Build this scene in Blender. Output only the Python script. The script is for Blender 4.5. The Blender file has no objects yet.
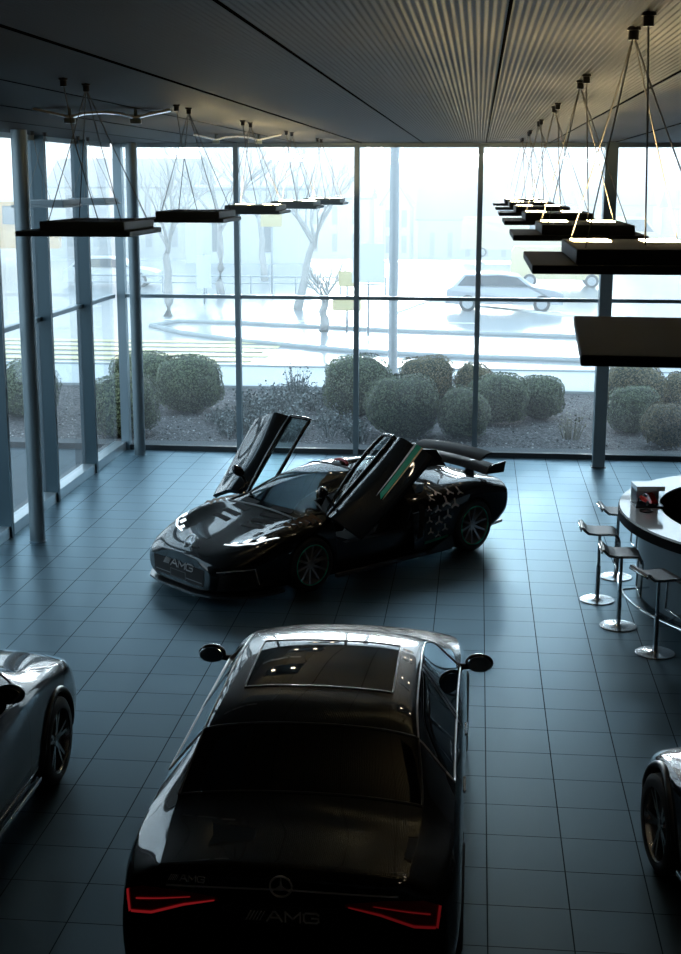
import bpy, bmesh, math, random
from math import sin, cos, pi, radians as R
from mathutils import Vector, Matrix, Euler
random.seed(7)
scene = bpy.context.scene
COL = scene.collection

# ------------------------------------------------------------------ materials
def nt(name):
    m = bpy.data.materials.new(name); m.use_nodes = True
    return m, m.node_tree.nodes, m.node_tree.links

def mat(name, col, rough=.5, metal=0., spec=.5, var=.08, scale=12., bump=0., coat=0., emit=None, estr=0., aniso=None):
    """principled surface with slight procedural colour / roughness variation"""
    m, n, l = nt(name); p = n['Principled BSDF']
    tc = n.new('ShaderNodeTexCoord'); nz = n.new('ShaderNodeTexNoise')
    nz.inputs['Scale'].default_value = scale; nz.inputs['Detail'].default_value = 4
    l.new(tc.outputs['Object'], nz.inputs['Vector'])
    mx = n.new('ShaderNodeMix'); mx.data_type = 'RGBA'
    c = (*col, 1)
    mx.inputs[6].default_value = (*[v*(1-var) for v in col], 1)
    mx.inputs[7].default_value = (*[min(1, v*(1+var)) for v in col], 1)
    l.new(nz.outputs['Fac'], mx.inputs[0]); l.new(mx.outputs[2], p.inputs['Base Color'])
    p.inputs['Roughness'].default_value = rough; p.inputs['Metallic'].default_value = metal
    p.inputs['Specular IOR Level'].default_value = spec
    if coat: p.inputs['Coat Weight'].default_value = coat; p.inputs['Coat Roughness'].default_value = .03
    if bump:
        b = n.new('ShaderNodeBump'); b.inputs['Strength'].default_value = bump; b.inputs['Distance'].default_value = .02
        l.new(nz.outputs['Fac'], b.inputs['Height']); l.new(b.outputs['Normal'], p.inputs['Normal'])
    if emit:
        p.inputs['Emission Color'].default_value = (*emit, 1); p.inputs['Emission Strength'].default_value = estr
    return m

def glass_mat(name, tint=(.86, .93, .95), ior=1.45, refl_rough=.0, haze_veil=0.):
    m, n, l = nt(name); n.remove(n['Principled BSDF'])
    t = n.new('ShaderNodeBsdfTransparent'); t.inputs[0].default_value = (*tint, 1)
    g = n.new('ShaderNodeBsdfGlossy'); g.inputs['Roughness'].default_value = refl_rough
    fr = n.new('ShaderNodeFresnel'); fr.inputs[0].default_value = ior
    mx = n.new('ShaderNodeMixShader')
    ge = n.new('ShaderNodeNewGeometry'); fm = n.new('ShaderNodeMath'); fm.operation = 'MULTIPLY_ADD'; fm.inputs[1].default_value = -1; fm.inputs[2].default_value = 1
    l.new(ge.outputs['Backfacing'], fm.inputs[0]); fq = n.new('ShaderNodeMath'); fq.operation = 'MULTIPLY'
    l.new(fr.outputs[0], fq.inputs[0]); l.new(fm.outputs[0], fq.inputs[1])
    l.new(fq.outputs[0], mx.inputs[0]); l.new(t.outputs[0], mx.inputs[1]); l.new(g.outputs[0], mx.inputs[2])
    out = mx.outputs[0]
    if haze_veil:                 # translucent stand-in for haze: film on the pane scatters a little daylight
        tr = n.new('ShaderNodeBsdfTranslucent'); tr.inputs[0].default_value = (.9, .95, 1, 1)
        nz = n.new('ShaderNodeTexNoise'); nz.inputs['Scale'].default_value = 1.3; tc = n.new('ShaderNodeTexCoord'); l.new(tc.outputs['Object'], nz.inputs['Vector'])
        mr = n.new('ShaderNodeMapRange'); mr.inputs[3].default_value = haze_veil*.6; mr.inputs[4].default_value = haze_veil*1.4; l.new(nz.outputs['Fac'], mr.inputs[0])
        m2 = n.new('ShaderNodeMixShader'); l.new(mr.outputs[0], m2.inputs[0]); l.new(out, m2.inputs[1]); l.new(tr.outputs[0], m2.inputs[2]); out = m2.outputs[0]
    l.new(out, n['Material Output'].inputs[0])
    return m

# ------------------------------------------------------------------ mesh helpers
def box(bm, x0, x1, y0, y1, z0, z1, bev=0.):
    vs = [bm.verts.new((x, y, z)) for z in (z0, z1) for x, y in ((x0, y0), (x1, y0), (x1, y1), (x0, y1))]
    fs = [bm.faces.new([vs[i] for i in f]) for f in ((3, 2, 1, 0), (4, 5, 6, 7), (0, 1, 5, 4), (1, 2, 6, 5), (2, 3, 7, 6), (3, 0, 4, 7))]
    if bev:
        es = list({e for f in fs for e in f.edges})
        bmesh.ops.bevel(bm, geom=es, offset=bev, segments=2, profile=.5, affect='EDGES')
    return bm

def tube(bm, pts, r, seg=8, cap=True):
    pts = [Vector(p) for p in pts]
    rs = r if isinstance(r, (list, tuple)) else [r]*len(pts)
    rings = []; up = Vector((0, 0, 1))
    for i, p in enumerate(pts):
        d = (pts[min(i+1, len(pts)-1)]-pts[max(i-1, 0)]).normalized()
        a = d.cross(up)
        if a.length < .05: a = d.cross(Vector((1, 0, 0)))
        a.normalize(); b = d.cross(a).normalized()
        rings.append([bm.verts.new(p+(a*cos(2*pi*k/seg)+b*sin(2*pi*k/seg))*rs[i]) for k in range(seg)])
    for q, w in zip(rings, rings[1:]):
        for k in range(seg): bm.faces.new((q[k], q[(k+1) % seg], w[(k+1) % seg], w[k]))
    if cap: bm.faces.new(rings[0][::-1]); bm.faces.new(rings[-1])
    return bm

def lathe(bm, prof, seg=32, M=None, cap=True):
    """prof: (radius, height) pairs revolved about z, then transformed by M"""
    rings = []
    for r_, h in prof:
        ring = [Vector((r_*cos(2*pi*k/seg), r_*sin(2*pi*k/seg), h)) for k in range(seg)]
        if M: ring = [M @ v for v in ring]
        rings.append([bm.verts.new(v) for v in ring])
    for q, w in zip(rings, rings[1:]):
        for k in range(seg): bm.faces.new((q[k], q[(k+1) % seg], w[(k+1) % seg], w[k]))
    if cap:
        if prof[0][0] > 1e-4: bm.faces.new(rings[0][::-1])
        if prof[-1][0] > 1e-4: bm.faces.new(rings[-1])
    return bm

def prism(bm, poly, z0, z1, M=None):
    """polygon (x, y) pulled from z0 to z1"""
    a = [Vector((x, y, z0)) for x, y in poly]; b = [Vector((x, y, z1)) for x, y in poly]
    if M: a = [M @ v for v in a]; b = [M @ v for v in b]
    a = [bm.verts.new(v) for v in a]; b = [bm.verts.new(v) for v in b]
    n = len(poly)
    bm.faces.new(a[::-1]); bm.faces.new(b)
    for i in range(n): bm.faces.new((a[i], a[(i+1) % n], b[(i+1) % n], b[i]))
    return bm

def strip(bm, A, B):
    """quad strip between two polylines"""
    a = [bm.verts.new(p) for p in A]; b = [bm.verts.new(p) for p in B]
    for i in range(len(a)-1): bm.faces.new((a[i], a[i+1], b[i+1], b[i]))
    return bm

def props(o, label=None, cat=None, group=None, kind=None):
    if label: o['label'] = label
    if cat: o['category'] = cat
    if group: o['group'] = group
    if kind: o['kind'] = kind
    return o

def obj(name, bm, m, parent=None, smooth=False, label=None, cat=None, group=None, kind=None, loc=None, rot=None, fixn=True):
    if fixn: bmesh.ops.recalc_face_normals(bm, faces=bm.faces)
    me = bpy.data.meshes.new(name); bm.to_mesh(me); bm.free()
    for mm in (m if isinstance(m, (list, tuple)) else [m]): me.materials.append(mm)
    if smooth:
        me.polygons.foreach_set('use_smooth', [True]*len(me.polygons))
        if smooth != True: me.set_sharp_from_angle(angle=R(smooth))
    o = bpy.data.objects.new(name, me); COL.objects.link(o)
    if parent: o.parent = parent
    if loc is not None: o.location = loc
    if rot is not None: o.rotation_euler = rot
    return props(o, label, cat, group, kind)

def thing(name, label, cat, loc=(0, 0, 0), rz=0., group=None):
    o = bpy.data.objects.new(name, None); COL.objects.link(o)
    o.empty_display_size = .1
    o.location = loc; o.rotation_euler = (0, 0, rz)
    return props(o, label, cat, group)

def dup(root, loc, rz=None, label=None, group=None):
    c = root.copy(); COL.objects.link(c); c.location = loc
    if rz is not None: c.rotation_euler = (0, 0, rz)
    if label: c['label'] = label
    if group: c['group'] = group
    for ch in list(root.children):
        d = ch.copy(); COL.objects.link(d); d.parent = c
        for g in list(ch.children):
            e = g.copy(); COL.objects.link(e); e.parent = d
    return c

def B(): return bmesh.new()

# thick line-work lettering: strokes on a unit-high letter, built as raised bars
GLYPH = {
 'A': [[(0, 0), (.42, 1), (.58, 1), (1, 0)], [(.2, .36), (.8, .36)]],
 'M': [[(0, 0), (0, 1), (.5, .3), (1, 1), (1, 0)]],
 'G': [[(1, .84), (.86, 1), (.14, 1), (0, .84), (0, .16), (.14, 0), (.86, 0), (1, .16), (1, .5), (.55, .5)]],
}
def stroke(bm, pts, w, d, M):
    for (x0, y0), (x1, y1) in zip(pts, pts[1:]):
        dx, dy = x1-x0, y1-y0; L = math.hypot(dx, dy) or 1
        ux, uy = dx/L*w/2, dy/L*w/2
        prism(bm, [(x0-ux-uy, y0-uy+ux), (x0-ux+uy, y0-uy-ux), (x1+ux+uy, y1+uy-ux), (x1+ux-uy, y1+uy+ux)], 0, d, M)
def script_bars(bm, h, d, M, bars=5, wide=1.5, slant=.32):
    """row of slanted bars followed by three capitals, centred on M's origin in its x/y plane"""
    cw, gap = h*wide, h*.35
    total = bars*h*.34+h*.25+3*cw+2*gap; x = -total/2
    for k in range(bars):
        w_ = h*(.2-.02*k)
        prism(bm, [(x, -h/2), (x+w_, -h/2), (x+w_+h*slant*1.6, h/2), (x+h*slant*1.6, h/2)], 0, d, M); x += h*.34
    x += h*.45
    for ch in 'AMG':
        for s in GLYPH[ch]: stroke(bm, [(x+px*cw, (py-.5)*h) for px, py in s], h*.17, d, M)
        x += cw+gap
def star_arm(M, r, hub, a):
    tip = (r*cos(a), r*sin(a)); l = (hub*cos(a+pi/3), hub*sin(a+pi/3)); q = (hub*cos(a-pi/3), hub*sin(a-pi/3))
    return [q, tip, l]
def star(bm, r, hub, d, M, ring=0., a0=pi/2):
    poly = []
    for k in range(3):
        a = a0+k*2*pi/3; poly += [(r*cos(a), r*sin(a)), (hub*cos(a+pi/3), hub*sin(a+pi/3))]
    prism(bm, poly, 0, d, M)
    if ring:
        n = 28
        tube(bm, [M @ Vector((r*cos(2*pi*k/n), r*sin(2*pi*k/n), d/2)) for k in range(n+1)], ring, 6)
EXPOSURE = 0.
LAMP_E = 100.
DOWN_E = 45.
FLOOR_TINT = (.64, .84, .95, 1)
FLOOR_IOR = 1.45
FOG = .008
SKY = 2.5
SUN_GLOW = 60.
SUN_E = 0.
HAZE_VEIL = .024
# ------------------------------------------------------------------ camera
FPX, YAW, PITCH, ROLL, CAMZ = 1355., -.0993, .2151, .0023, 4.85
cam_d = bpy.data.cameras.new('camera'); cam = bpy.data.objects.new('camera', cam_d); COL.objects.link(cam)
cam_d.sensor_fit = 'VERTICAL'; cam_d.sensor_height = 36; cam_d.lens = FPX/954*36; cam_d.clip_end = 1000
fw = Vector((sin(YAW)*cos(PITCH), cos(YAW)*cos(PITCH), -sin(PITCH)))
r0 = Vector((cos(YAW), -sin(YAW), 0)); u0 = r0.cross(fw)
rr = cos(ROLL)*r0+sin(ROLL)*u0; uu = -sin(ROLL)*r0+cos(ROLL)*u0
cam.matrix_world = Matrix(((rr.x, uu.x, -fw.x, 0), (rr.y, uu.y, -fw.y, 0), (rr.z, uu.z, -fw.z, CAMZ), (0, 0, 0, 1)))
scene.camera = cam
scene.view_settings.view_transform = 'Standard'; scene.view_settings.look = 'None'
scene.view_settings.gamma = 1; scene.view_settings.use_curve_mapping = False
scene.view_settings.exposure = EXPOSURE
scene.cycles.max_bounces = 8; scene.cycles.transparent_max_bounces = 24
scene.cycles.diffuse_bounces = 3; scene.cycles.glossy_bounces = 4; scene.cycles.volume_bounces = 1
scene.cycles.use_denoising = True
scene.cycles.sample_clamp_indirect = 3.; scene.cycles.caustics_reflective = False; scene.cycles.caustics_refractive = False

# ------------------------------------------------------------------ shared materials
M_steel_paint = mat('grey_painted_steel', (.23, .31, .36), .38, .4, .5, .06, 3)
M_steel = mat('brushed_steel', (.55, .58, .6), .25, 1., .5, .05, 40)
M_chrome = mat('chrome', (.75, .77, .8), .08, 1.)
M_black = mat('black_satin', (.012, .013, .015), .35)
M_dark_wall = mat('dark_wall_paint', (.02, .022, .026), .8)
M_white = mat('white_lacquer', (.84, .87, .89), .10, coat=1.)
M_glass = glass_mat('window_glass', (.91, .965, .985), haze_veil=HAZE_VEIL)

# floor: square dark tiles with darker joints
def floor_mat():
    m, n, l = nt('anthracite_floor_tiles'); p = n['Principled BSDF']
    tc = n.new('ShaderNodeTexCoord'); sp = n.new('ShaderNodeSeparateXYZ'); l.new(tc.outputs['Object'], sp.inputs[0])
    def math_(op, a, b=None):
        q = n.new('ShaderNodeMath'); q.operation = op
        for i, v in enumerate((a, b)):
            if v is None: continue
            if isinstance(v, (int, float)): q.inputs[i].default_value = v
            else: l.new(v, q.inputs[i])
        return q.outputs[0]
    masks = []; ids = []
    for ax, o_, s in (('X', .17, .56), ('Y', 12.133, .5168)):
        t = math_('DIVIDE', math_('SUBTRACT', sp.outputs[ax], o_), s)
        f = math_('FRACT', t); ids.append(math_('FLOOR', t))
        e = math_('ABSOLUTE', math_('SUBTRACT', f, .5))
        masks.append(math_('GREATER_THAN', e, .5-.0045/s))
    grout = math_('MAXIMUM', masks[0], masks[1])
    cb = n.new('ShaderNodeCombineXYZ'); l.new(ids[0], cb.inputs[0]); l.new(ids[1], cb.inputs[1])
    wn = n.new('ShaderNodeTexWhiteNoise'); l.new(cb.outputs[0], wn.inputs['Vector'])
    nz = n.new('ShaderNodeTexNoise'); nz.inputs['Scale'].default_value = 3; nz.inputs['Detail'].default_value = 6
    l.new(tc.outputs['Object'], nz.inputs['Vector'])
    tile = n.new('ShaderNodeMix'); tile.data_type = 'RGBA'
    tile.inputs[6].default_value = (.004, .010, .015, 1); tile.inputs[7].default_value = (.007, .016, .024, 1)
    l.new(wn.outputs['Value'], tile.inputs[0])
    mx = n.new('ShaderNodeMix'); mx.data_type = 'RGBA'; mx.inputs[7].default_value = (.006, .008, .010, 1)
    l.new(grout, mx.inputs[0]); l.new(tile.outputs[2], mx.inputs[6]); df = n.new('ShaderNodeBsdfDiffuse'); gl = n.new('ShaderNodeBsdfGlossy'); l.new(mx.outputs[2], df.inputs[0])
    rg = math_('ADD', math_('MULTIPLY', nz.outputs['Fac'], .10), .275)
    rg = math_('ADD', rg, math_('MULTIPLY', wn.outputs['Value'], .06))
    rg = math_('ADD', rg, math_('MULTIPLY', grout, .4))
    l.new(rg, gl.inputs['Roughness']); gl.inputs[0].default_value = FLOOR_TINT
    fr = n.new('ShaderNodeFresnel'); fr.inputs[0].default_value = FLOOR_IOR
    ms = n.new('ShaderNodeMixShader'); l.new(math_('MULTIPLY', math_('MULTIPLY', fr.outputs[0], 1.25), math_('SUBTRACT', 1., math_('MULTIPLY', grout, .85))), ms.inputs[0])
    l.new(df.outputs[0], ms.inputs[1]); l.new(gl.outputs[0], ms.inputs[2]); n.remove(p); l.new(ms.outputs[0], n['Material Output'].inputs[0])
    b = n.new('ShaderNodeBump'); b.inputs['Strength'].default_value = .3; b.inputs['Distance'].default_value = .004; b.invert = True
    l.new(grout, b.inputs['Height']); l.new(b.outputs[0], gl.inputs['Normal'])
    return m
X0, X1, Y0, Y1, ZC = -6.52, 6.42, -3., 24.1, 5.49
bm = B(); box(bm, X0-.1, X1+.1, Y0-.1, Y1+.08, -.2, 0); obj('floor', bm, floor_mat(), kind='structure')

# ceiling: corrugated sheet metal, ridges running towards the glass front
bm = B(); rows = [Y0-.1, Y1+.1]; x = X0-.1; pts = []
pitch = .032
while x < X1+.1:
    for k in range(6): pts.append((x+k/6*pitch, ZC+.006*(1-cos(2*pi*k/6))/2*1.6))
    x += pitch
va = [bm.verts.new((px, rows[0], pz)) for px, pz in pts]; vb = [bm.verts.new((px, rows[1], pz)) for px, pz in pts]
for i in range(len(pts)-1): bm.faces.new((va[i], vb[i], vb[i+1], va[i+1]))
def sheet_mat():
    m, n, l = nt('corrugated_sheet_metal'); n.remove(n['Principled BSDF'])
    tc = n.new('ShaderNodeTexCoord'); nz = n.new('ShaderNodeTexNoise'); nz.inputs['Scale'].default_value = .8; l.new(tc.outputs['Object'], nz.inputs['Vector'])
    mr = n.new('ShaderNodeMapRange'); mr.inputs[3].default_value = .28; mr.inputs[4].default_value = .31; l.new(nz.outputs['Fac'], mr.inputs[0])
    g = n.new('ShaderNodeBsdfGlossy'); g.inputs[0].default_value = (.075, .084, .092, 1); l.new(mr.outputs[0], g.inputs['Roughness'])
    d = n.new('ShaderNodeBsdfDiffuse'); d.inputs[0].default_value = (.050, .050, .050, 1)
    a = n.new('ShaderNodeAddShader'); l.new(g.outputs[0], a.inputs[0]); l.new(d.outputs[0], a.inputs[1]); l.new(a.outputs[0], n['Material Output'].inputs[0])
    return m
M_ceil = sheet_mat()
ceil = obj('ceiling', bm, M_ceil, smooth=True, kind='structure', fixn=False)
bm = B(); box(bm, X0-.1, X1+.1, Y0-.1, Y1+.1, ZC+.03, ZC+.2); obj('roof_slab', bm, M_dark_wall, ceil)
M_joint = mat('black_joint', (.003, .003, .003), 1., 0, 0.)
for k in range(-5, 6):
    bm = B(); box(bm, .1+1.07*k-.007, .1+1.07*k+.007, Y0, Y1, ZC-.003, ZC+.012); obj('panel_joint', bm, M_joint, ceil)

# solid walls behind and to the right of the viewpoint
bm = B(); box(bm, X0-.1, X1+.1, Y0-.2, Y0, 0, ZC+.03); obj('wall_back', bm, M_dark_wall, kind='structure')
bm = B(); box(bm, X1, X1+.2, Y0, Y1, 0, ZC+.03); obj('wall_right', bm, M_dark_wall, kind='structure')
bm = B(); box(bm, X0-.1, X0+.05, Y0, 13.4, 0, ZC+.03); obj('wall_left', bm, M_dark_wall, kind='structure')  # unseen near stretch, made solid over glazed bays to cut side daylight

# glass front: mullions every 2.13 m, one rail at 2.82 m
M_sill_d = mat('dark_sill_metal', (.035, .045, .052), .45, .3)
MX = [-6.37, -4.25, -2.12, .02, 2.16, 4.29, 6.40]
TZ = 2.82
for i, x in enumerate(MX):
    bm = B(); w = .045 if i else .075
    box(bm, x-w, x+w, Y1-.10, Y1+.06, 0, ZC); obj('trim_%d' % (i+1), bm, M_steel_paint, kind='structure')
for i in range(5):
    a, b = MX[i]+.045, MX[i+1]-.045
    bm = B(); box(bm, a, b, Y1-.006, Y1+.006, .09, ZC-.06)
    w = obj('window_%d' % (i+1), bm, M_glass, kind='structure')
    bm = B(); box(bm, a, b, Y1-.06, Y1+.05, TZ-.032, TZ+.032); obj('transom', bm, M_steel_paint, w)
    bm = B(); box(bm, a, b, Y1-.07, Y1+.06, 0, .09); obj('sill', bm, M_sill_d, w)
    bm = B(); box(bm, a, b, Y1-.07, Y1+.06, ZC-.07, ZC+.01); obj('head', bm, M_steel_paint, w)
# glazed left side: deep fins every 2.13 m
FY = [24.1, 21.98, 19.83, 17.70, 15.57, 13.44]
M_fin = mat('dark_fin_paint', (.04, .08, .105), .4, .3, .5, .06, 3)
M_sill = mat('pale_sill_metal', (.42, .47, .5), .35, .7)
for i, y in enumerate(FY[1:]):
    bm = B(); box(bm, X0-.06, -6.33, y-.045, y+.045, 0, ZC); obj('trim_%d' % (i+8), bm, M_fin, kind='structure')
for i in range(5):
    a, b = FY[i+1]+.045, FY[i]-.045-(.06 if i == 0 else 0)
    bm = B(); box(bm, X0-.006, X0+.006, a, b, .16, ZC-.06)
    w = obj('window_%d' % (i+7), bm, M_glass, kind='structure')
    bm = B(); box(bm, X0-.04, X0+.05, a, b, TZ-.032, TZ+.032); obj('transom', bm, M_steel_paint, w)
    bm = B(); box(bm, X0-.06, -6.36, a, b, 0, .16, .006); obj('sill', bm, M_sill, w)
    bm = B(); box(bm, X0-.05, X0+.05, a, b, ZC-.07, ZC+.01); obj('head', bm, M_steel_paint, w)

bm = B(); box(bm, MX[5], X1, Y1-.05, Y1+.08, 0, ZC+.03); obj('wall_front_light_block', bm, M_dark_wall, kind='structure')  # unseen end bay, added solid in place of glass to block daylight
# columns
def column(x, y, r, label):
    t = thing('steel_column', label, 'column', (x, y, 0))
    bm = B(); lathe(bm, [(r, .0), (r, ZC-.003)], 32); obj('shaft', bm, M_col, t, smooth=40)
    bm = B(); lathe(bm, [(r+.012, 0), (r+.012, .012), (r, .014)], 32); obj('base_ring', bm, M_steel_paint, t, smooth=30)
M_col = mat('column_paint', (.17, .225, .255), .42, .4, .5, .05, 2)
column(-5.93, 17.53, .105, 'round grey steel column nearest the viewer, at the left glass side')
column(-5.99, 23.55, .10, 'round grey steel column in the far left corner by the glass front')
t = thing('steel_column', 'square dark steel column in front of the glass behind the bar stools', 'column', (2.17, 23.4, 0))
bm = B(); box(bm, -.105, .105, -.09, .09, 0, ZC-.003, .008); obj('shaft', bm, M_steel_paint, t)
bm = B(); box(bm, -.125, .125, -.11, .11, 0, .012); obj('base_plate', bm, M_black, t)

# ------------------------------------------------------------------ pendant lamps
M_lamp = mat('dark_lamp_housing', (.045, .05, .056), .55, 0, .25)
M_lamp_veiled = mat('haze_paled_lamp_housing', (.34, .42, .47), .5, 0, .25)  # same lamp as the dark ones, colour lightened to imitate a veil of haze
M_cable = mat('lamp_cable', (.16, .155, .14), .5, .4)
M_glow = mat('warm_lamp_opening', (.9, .8, .6), .4, emit=(1., .72, .34), estr=LAMP_E)
ZL = 4.52
M_frost = mat('unlit_lamp_opening', (.30, .32, .34), .4)
M_down = mat('lamp_downlight', (.9, .85, .7), .4, emit=(1., .82, .58), estr=DOWN_E)
def down(lo):
    for a in (-.22, .22):
        bm = B(); box(bm, a-.04, a+.04, -.04, .04, ZL-.0395, ZL-.036); obj('downlight', bm, M_down, lo)
def pendant(x, y, label, group, hw=.42, hd=.56, lit=True, mh=None):
    mh = mh or M_lamp
    t = thing('pendant_lamp', label, 'lamp', (x, y, 0), 0, group)
    bm = B(); box(bm, -hw, hw, -hd, hd, ZL-.036, ZL, .005); lo = obj('lower_slab', bm, mh, t)
    if lit: down(lo)
    ux = (-.24, .34)
    bm = B(); box(bm, ux[0], ux[1], -hd+.06, hd-.02, ZL, ZL+.062, .006); up = obj('upper_slab', bm, mh, t)
    for a in (-.12, .20):
        bm = B(); box(bm, a-.085, a+.085, hd-.34, hd-.10, ZL+.0615, ZL+.066); obj('light_opening', bm, M_glow if lit else M_frost, up)
    top = ZL+.062
    for dy in (0., -.52):
        bm = B(); lathe(bm, [(.022, ZC-.05), (.022, ZC-.012), (.03, ZC-.01), (.03, ZC+.004)], 12, Matrix.Translation((0, dy, 0))); obj('ceiling_anchor', bm, M_black, t)
    for a, b in ((-.20, hd-.06), (.30, hd-.06), (-.20, -hd+.14), (.30, -hd+.14)):
        bm = B(); tube(bm, [(0, 0, ZC-.03), (a*.35, b*.35, (ZC*.62+top*.38)), (a, b, top)], .0034, 6); obj('cable', bm, M_cable, t)
    bm = B(); tube(bm, [(0, -.52, ZC-.03), (.03, -.4, ZL+.55), (.08, -.1, top)], .004, 6); obj('power_cord', bm, M_cable, t)
    return t
words = ['', 'second', 'third', 'fourth', 'fifth', 'sixth', 'farthest']
for k in range(7):
    y = 3.0+3.14*k
    if k == 0:
        t = thing('pendant_lamp', 'nearest black pendant slab of the right row, cut by the photo edge', 'lamp', (.622, y, 0), -.05, 'pendant lamps of the right row')
        bm = B(); box(bm, -.40, .42, -.36, .44, ZL-.022, ZL, .004); lo = obj('lower_slab', bm, M_lamp, t); down(lo)  # downlights added under this slab to brighten the saloon's rear
        bm = B(); box(bm, .09, .42, .32, .43, ZL, ZL+.035, .005); obj('driver_box', bm, M_steel_paint, t)
        for a, b in ((.39, .2), (.39, -.25)):
            bm = B(); tube(bm, [(a, b, ZL), (a*.6, b*.6, ZC)], .0042, 6); obj('cable', bm, M_cable, t)
    else:
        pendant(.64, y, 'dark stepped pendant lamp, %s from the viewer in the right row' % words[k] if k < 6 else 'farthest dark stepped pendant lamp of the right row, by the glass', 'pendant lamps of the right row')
lw = ['nearest haze-paled stepped pendant lamp of the long left row', 'second haze-paled stepped pendant lamp from the viewer in the long left row', 'third haze-paled stepped pendant lamp from the viewer in the long left row', 'fourth haze-paled stepped pendant lamp from the viewer in the long left row', 'farthest haze-paled stepped pendant lamp of the long left row, by the mullion']
for k in range(5):
    pendant(-2.68+.045*k, 9.36+3.14*k, lw[k], 'pendant lamps of the long left row', .39, .46, k > 1, M_lamp_veiled)
for k, la in ((1, 'small haze-paled pendant lamp beside the nearest round column at the left glass'), (2, 'small haze-paled pendant lamp beside the far corner column at the left glass')):
    pendant(-5.98, 16.62+2.13*k, la, 'pendant lamps along the left glass', .37, .44, False, M_lamp_veiled)

# white gull-wing ceiling fixtures
def wing(x, y, label):
    t = thing('ceiling_fixture', label, 'ceiling fixture', (x, y, 0), .2)
    bm = B()
    prof = [(-.62, -.015), (-.45, -.05), (-.3, -.085), (-.16, -.05), (0, -.04), (.16, -.05), (.3, -.085), (.45, -.05), (.62, -.015)]
    for i in range(len(prof)-1):
        (xa, za), (xb, zb) = prof[i], prof[i+1]
        v = [bm.verts.new(p) for p in ((xa, -.09, ZC+za-.0), (xb, -.09, ZC+zb), (xb, .09, ZC+zb), (xa, .09, ZC+za), (xa, -.09, ZC+za+.02), (xb, -.09, ZC+zb+.02), (xb, .09, ZC+zb+.02), (xa, .09, ZC+za+.02))]
        for f in ((3, 2, 1, 0), (4, 5, 6, 7), (0, 1, 5, 4), (2, 3, 7, 6)): bm.faces.new([v[j] for j in f])
        if i == 0: bm.faces.new((v[0], v[4], v[7], v[3]))
        if i == len(prof)-2: bm.faces.new((v[1], v[2], v[6], v[5]))
    obj('wing_panel', bm, M_white, t)
    for a in (-.3, .3):
        bm = B(); box(bm, a-.05, a+.05, -.06, .06, ZC-.13, ZC-.08, .01); obj('clamp', bm, M_steel_paint, t)
        bm = B(); box(bm, a-.015, a+.015, -.015, .015, ZC-.08, ZC+.003); obj('hanger', bm, M_steel_paint, t)
wing(-3.46, 12.6, 'white gull-wing fixture under the ceiling, nearer one, left of centre')
wing(-3.43, 19.55, 'white gull-wing fixture under the ceiling, farther one near the glass')

# ------------------------------------------------------------------ bar counter
CX, CY, CA, CB = 3.5, 15.9, 1.74, 2.17
def ell(a, s=1., da=0.): return (CX+(CA+da)*s*cos(a), CY+(CB+da)*s*sin(a))
N = 72
ang = [2*pi*k/N for k in range(N)]
t = thing('bar_counter', 'curved white-topped bar counter with black rim and grey front', 'counter', (CX, CY, 0))
M_rim_black = mat('black_counter_rim', (.003, .003, .004), .55, 0, .04)
def ring(bm, da0, da1, z0, z1):
    rows_ = []
    for da, z in ((da0, z0), (da1, z0), (da1, z1), (da0, z1)):
        rows_.append([bm.verts.new((*[v-c for v, c in zip(ell(a, 1, da), (CX, CY))], z)) for a in ang])
    for i in range(4):
        q, w = rows_[i], rows_[(i+1) % 4]
        for k in range(N): bm.faces.new((q[k], q[(k+1) % N], w[(k+1) % N], w[k]))
    return bm
M_front = mat('grey_counter_front', (.15, .20, .235), .45, .2)
obj('worktop', ring(B(), 0, -.47, 1.035, 1.062), M_white, t, smooth=30)
obj('rim', ring(B(), .014, -.05, .93, 1.036), M_rim_black, t, smooth=30)
obj('front_panel', ring(B(), -.24, -.28, .06, .96), M_front, t, smooth=30)
obj('plinth', ring(B(), -.30, -.34, 0, .07), M_black, t, smooth=30)
obj('inner_panel', ring(B(), -.43, -.47, .06, 1.04), M_black, t, smooth=30)
bm = B(); box(bm, -.7, .6, -1.2, 1.2, .72, .76, .01); obj('inner_worktop', bm, M_black, t)
bm = B(); box(bm, -.5, .4, -.9, .9, .0, .72); obj('inner_cabinet', bm, M_dark_wall, t)
bm = B(); pts = [(*[v-c for v, c in zip(ell(a, 1, .03), (CX, CY))], .26) for a in [pi*(.90+.62*k/40) for k in range(41)]]
pts = [(a, b-.55, c) for a, b, c in pts]
tube(bm, pts, .019, 10); fr = obj('foot_rail', bm, M_chrome, t, smooth=True)
for a in (pi*1.02, pi*1.2, pi*1.38):
    p = Vector((*[v-c for v, c in zip(ell(a, 1, .03), (CX, CY+.55))], .26)); q = p.lerp(Vector((0, 0, .26)), .2)
    bm = B(); tube(bm, [p, q], .012, 8); obj('rail_bracket', bm, M_chrome, fr)

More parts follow.
